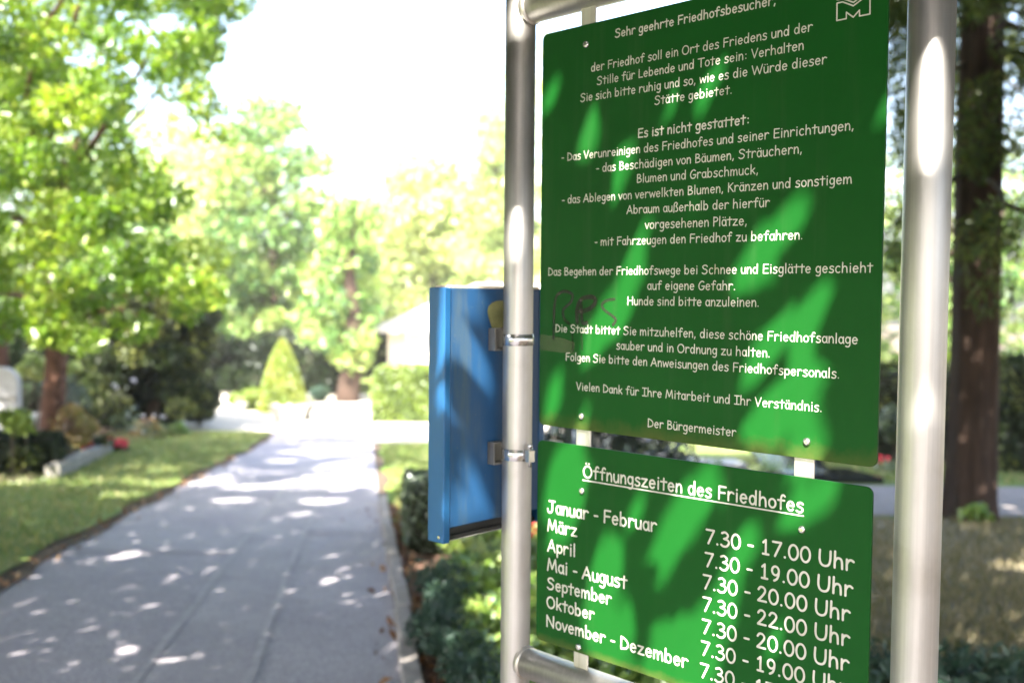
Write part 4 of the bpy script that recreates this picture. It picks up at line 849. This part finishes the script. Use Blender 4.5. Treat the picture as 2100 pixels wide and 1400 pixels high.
# behind the sign and on the right
tree('broadleaf_tree', 'sunlit yellow-green tree behind the large conifer trunk', [(330, 1820, 2160), (480, 1790, 2200), (640, 1780, 2200), (790, 1780, 2200)], (29, 38), 46, 110, 90, .24, .14, MT['leaf_mid'], MT['bark_dark'], (1935, 850), 33, .2)
tree('broadleaf_tree', 'half-shaded crown at the upper right beyond the conifer', [(-80, 1830, 2230), (120, 1810, 2230), (330, 1800, 2230)], (26, 36), 40, 60, 70, .22, .12, MT['leaf_yew'], MT['bark_dark'], (2140, 850), 30, .2)
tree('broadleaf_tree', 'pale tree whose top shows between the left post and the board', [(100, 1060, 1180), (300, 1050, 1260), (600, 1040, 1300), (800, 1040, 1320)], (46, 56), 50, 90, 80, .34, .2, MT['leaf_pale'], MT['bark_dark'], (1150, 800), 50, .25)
tree('broadleaf_tree', 'green tree standing behind the notice boards', [(200, 1280, 1700), (500, 1260, 1800), (800, 1260, 1800)], (34, 42), 60, 80, 80, .3, .2, MT['leaf_mid'], MT['bark_dark'], (1500, 840), 38, .25)
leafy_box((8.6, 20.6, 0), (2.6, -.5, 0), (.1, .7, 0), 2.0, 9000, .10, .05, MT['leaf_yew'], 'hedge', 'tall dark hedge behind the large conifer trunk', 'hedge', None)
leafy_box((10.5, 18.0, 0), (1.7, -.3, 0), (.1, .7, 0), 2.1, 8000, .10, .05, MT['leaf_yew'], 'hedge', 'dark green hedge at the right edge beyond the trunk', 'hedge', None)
shrub(1835, 870, 19.5, 42, .9, MT['leaf_box'], 'shrub', 'mid-green bush between the rules board and the right post', 120, .09, .05, 10)
shrub(1945, 745, 22.5, 34, .9, MT['leaf_hedge'], 'shrub', 'bright sunlit bush showing above the dark hedge', 120, .10, .06, 9)
c = spot(1815, 950, 17.8); flower_plant(c.x, c.y, .26, .22, 6, 'petal_red', 'few faint red flowers beside the lower corner of the rules board', None, 'flowering_plant', 'leaf_box', .07)
cl = [(x, yy, Z(yy)+.12, .16) for yy in np.arange(4.7, 5.35, .2) for x in np.arange(1.85, 2.8, .2) if random.random() < .8]
foliage('creeping_juniper', [crown(cl, 110, .07, .02, flat=.7)], MT['leaf_blue'], label='dark creeping shrub at the bottom right of the sign', cat='shrub')

# ------------------------------------------------------------------ the near tree at upper left, whose crown hangs into view
rowsL = [(-260, -420, 560), (-40, -420, 500), (60, -400, 470), (160, -400, 400), (235, -380, 210), (300, -380, 290), (400, -380, 350), (500, -380, 395), (580, -380, 450), (650, -360, 440), (700, -340, 200)]
ex = []
for px, py, d, r in ((415, 190, 13, 34), (400, 225, 13, 38), (440, 230, 13.2, 34), (425, 270, 13, 36), (460, 290, 13.3, 22), (385, 195, 13, 20), (150, 60, 12.5, 26), (165, 75, 12.5, 22), (455, 625, 14, 26), (420, 600, 14, 34), (380, 640, 14, 40), (470, 20, 14, 34), (430, 60, 14, 34), (440, 110, 14, 24), (300, 670, 13.6, 30), (200, 690, 13.5, 26), (90, 690, 13.5, 30)):
    c = spot(px, py, d); rr = r*d/2040; ex.append((c.x, c.y, c.z, rr, .2 if py in (60, 75) else random.uniform(.4, .8)))
tree('broadleaf_tree', 'near tree with fresh green leaves over a leaning rusty trunk', rowsL, (11.5, 18.5), 52, 340, 230, .115, .055, MT['leaf_main'], MT['bark_rust'], (100, 800), 18.6, .21, extra=ex, limbs=22, top=4.5)
th = empty('tree_trunk', tuple(spot(0, 845, 21)), 'second rusty trunk cut by the left edge of the photo', 'tree', 'trees'); c = spot(-4, 700, 21)
put('trunk', trunk_mesh([(c.x, c.y, Z(21)-.2), (c.x, c.y, c.z), (c.x-.2, c.y, c.z+2.5)], [.24, .19, .15], []), MT['bark_rust'], th)

# ------------------------------------------------------------------ trees behind and over the viewer that shade path, lawn and sign
def shade_points(n, rect, fade=0):
    x0, x1, y0, y1 = rect; tx = RNG.uniform(x0, x1, n); ty = RNG.uniform(y0, y1, n); tz = np.interp(ty, TY, TZ)
    H = np.full(n, 3.2)
    for _ in range(60):
        C = np.stack([tx, ty, tz], 1) + np.outer(H/s_np[2], s_np); vis = in_frame(C, .05)
        if not vis.any(): break
        H[vis] += .3
    H = H + RNG.random(n)*3.0
    return np.stack([tx, ty, tz], 1) + np.outer(H/s_np[2], s_np)
C = np.concatenate([shade_points(90000, (-11, .6, 2, 26.6)), shade_points(60000, (.4, 11, 1.5, 22)), shade_points(5000, (-4, 6, -6, 2))])
V, Fq, T, S5 = leaves(C, .23, .15, axis=(0, 0, -.3), normal=(0, 0, .8), njit=.8)
def over_near_tree(C):
    bad = np.zeros(len(C), bool)
    for yc in (12, 14.5, 17):
        t = (C[:, 1]-yc)/s_np[1]; P = C - t[:, None]*s_np
        bad |= (t < 0) & False | ((C[:, 1] < yc) & (P[:, 0] > -11) & (P[:, 0] < -3.1) & (P[:, 2] > 1.4) & (P[:, 2] < 7.5))
    return bad
keep = ~(lit(S5) | sign_zone(S5[:, 0]) | over_near_tree(S5[:, 0]) | in_frame(S5.reshape(-1, 3), .04).reshape(-1, 5).any(1)); idx = np.repeat(keep, 2)
def pack(V, Fq, T, idx):
    f = Fq[idx]; u, inv = np.unique(f, return_inverse=True); return V[u], inv.reshape(f.shape), T[idx]
left_of = C[:, 0] < -3.2
for nm, msk, tb, rt, lab in (('shade_tree', left_of, (-9.5, 5.5), .35, 'tall shade tree rising left of the path outside the photo'), ('shade_tree', ~left_of, (-3.6, -3.0), .4, 'broad shade tree standing behind the viewer')):
    th = empty(nm, (tb[0], tb[1], Z(tb[1])), lab, 'tree', 'trees'); zz = Z(tb[1])
    foliage('crown', [pack(V, Fq, T, idx & np.repeat(msk, 2))], MT['leaf_shade'], th)
    sel = C[keep & msk]; lb = []
    for k in RNG.choice(len(sel), 16, replace=False):
        pts, rr = limb((tb[0], tb[1], zz+3.2+random.random()*2.5), sel[k], .10, .03)
        pp = np.array([list(q) for q in pts]); pp = np.concatenate([pp[:-1]*(1-t) + pp[1:]*t for t in np.linspace(0, 1, 12)])
        zone = sign_zone(pp) | sign_zone(pp+np.array(U)*.2) | sign_zone(pp-np.array(U)*.2)
        if not (in_frame(pp, .08).any() or zone.any()): lb.append((pts, rr))
    put('trunk', trunk_mesh([(tb[0], tb[1], zz-.3), (tb[0], tb[1], zz+2), (tb[0]+.2, tb[1], zz+5), (tb[0], tb[1], zz+8)], [rt*1.3, rt, rt*.7, rt*.2], lb), MT['bark_dark'], th)
# low branch whose leaves throw the leaf-shaped shadows on the boards, posts and case
n = 26000; uu = RNG.uniform(-.75, 1.05, n); zz = RNG.uniform(.15, 2.5, n); tt = RNG.uniform(2.1, 3.7, n)
C = np.array(SIGN0) + np.outer(uu, np.array(U)) + np.outer(zz, [0, 0, 1]) + np.outer(RNG.normal(0, .05, n), np.array(N)) + np.outer(tt, s_np)
V, Fq, T, S5 = leaves(C, .125, .05, axis=tuple(U*.42+ZV), ajit=.28, normal=tuple(SUN*1.2), njit=.5)
S9 = np.concatenate([S5] + [S5[:, :1]*(1-k) + S5[:, [j]]*k for j in (1, 3) for k in (.3, .6, .85)], 1)
keep = ~(lit(S9, .85) | in_frame(S5.reshape(-1, 3), .05).reshape(-1, 5).any(1) | (np.linalg.norm(C-np.array(EYE), axis=1) < .9)); idx = np.repeat(keep, 2)
th = empty('overhanging_branch', tuple(C[keep].mean(0)), 'leafy branch hanging above the viewer that dapples the sign', 'branch')
foliage('leaves', [pack(V, Fq, T, idx)], MT['leaf_shade'], th)


# ------------------------------------------------------------------ thin volume added to wash out the background like lens glare
bm = bmesh.new(); box_bm(bm, (0, 25, 14), (145, 0, 0), (0, 130, 0), ZV*18.5)
m, n, b = new_mat('veil'); n.nodes.remove(b); pv = nd(n, 'ShaderNodeVolumePrincipled'); pv.inputs['Color'].default_value = (1, .99, .95, 1); pv.inputs['Density'].default_value = .0009
n.links.new(pv.outputs[0], n.nodes['Material Output'].inputs['Volume'])
tag(put('veil', bm, m), kind='stuff', label='lens glare put in as a thin haze', cat='veil')
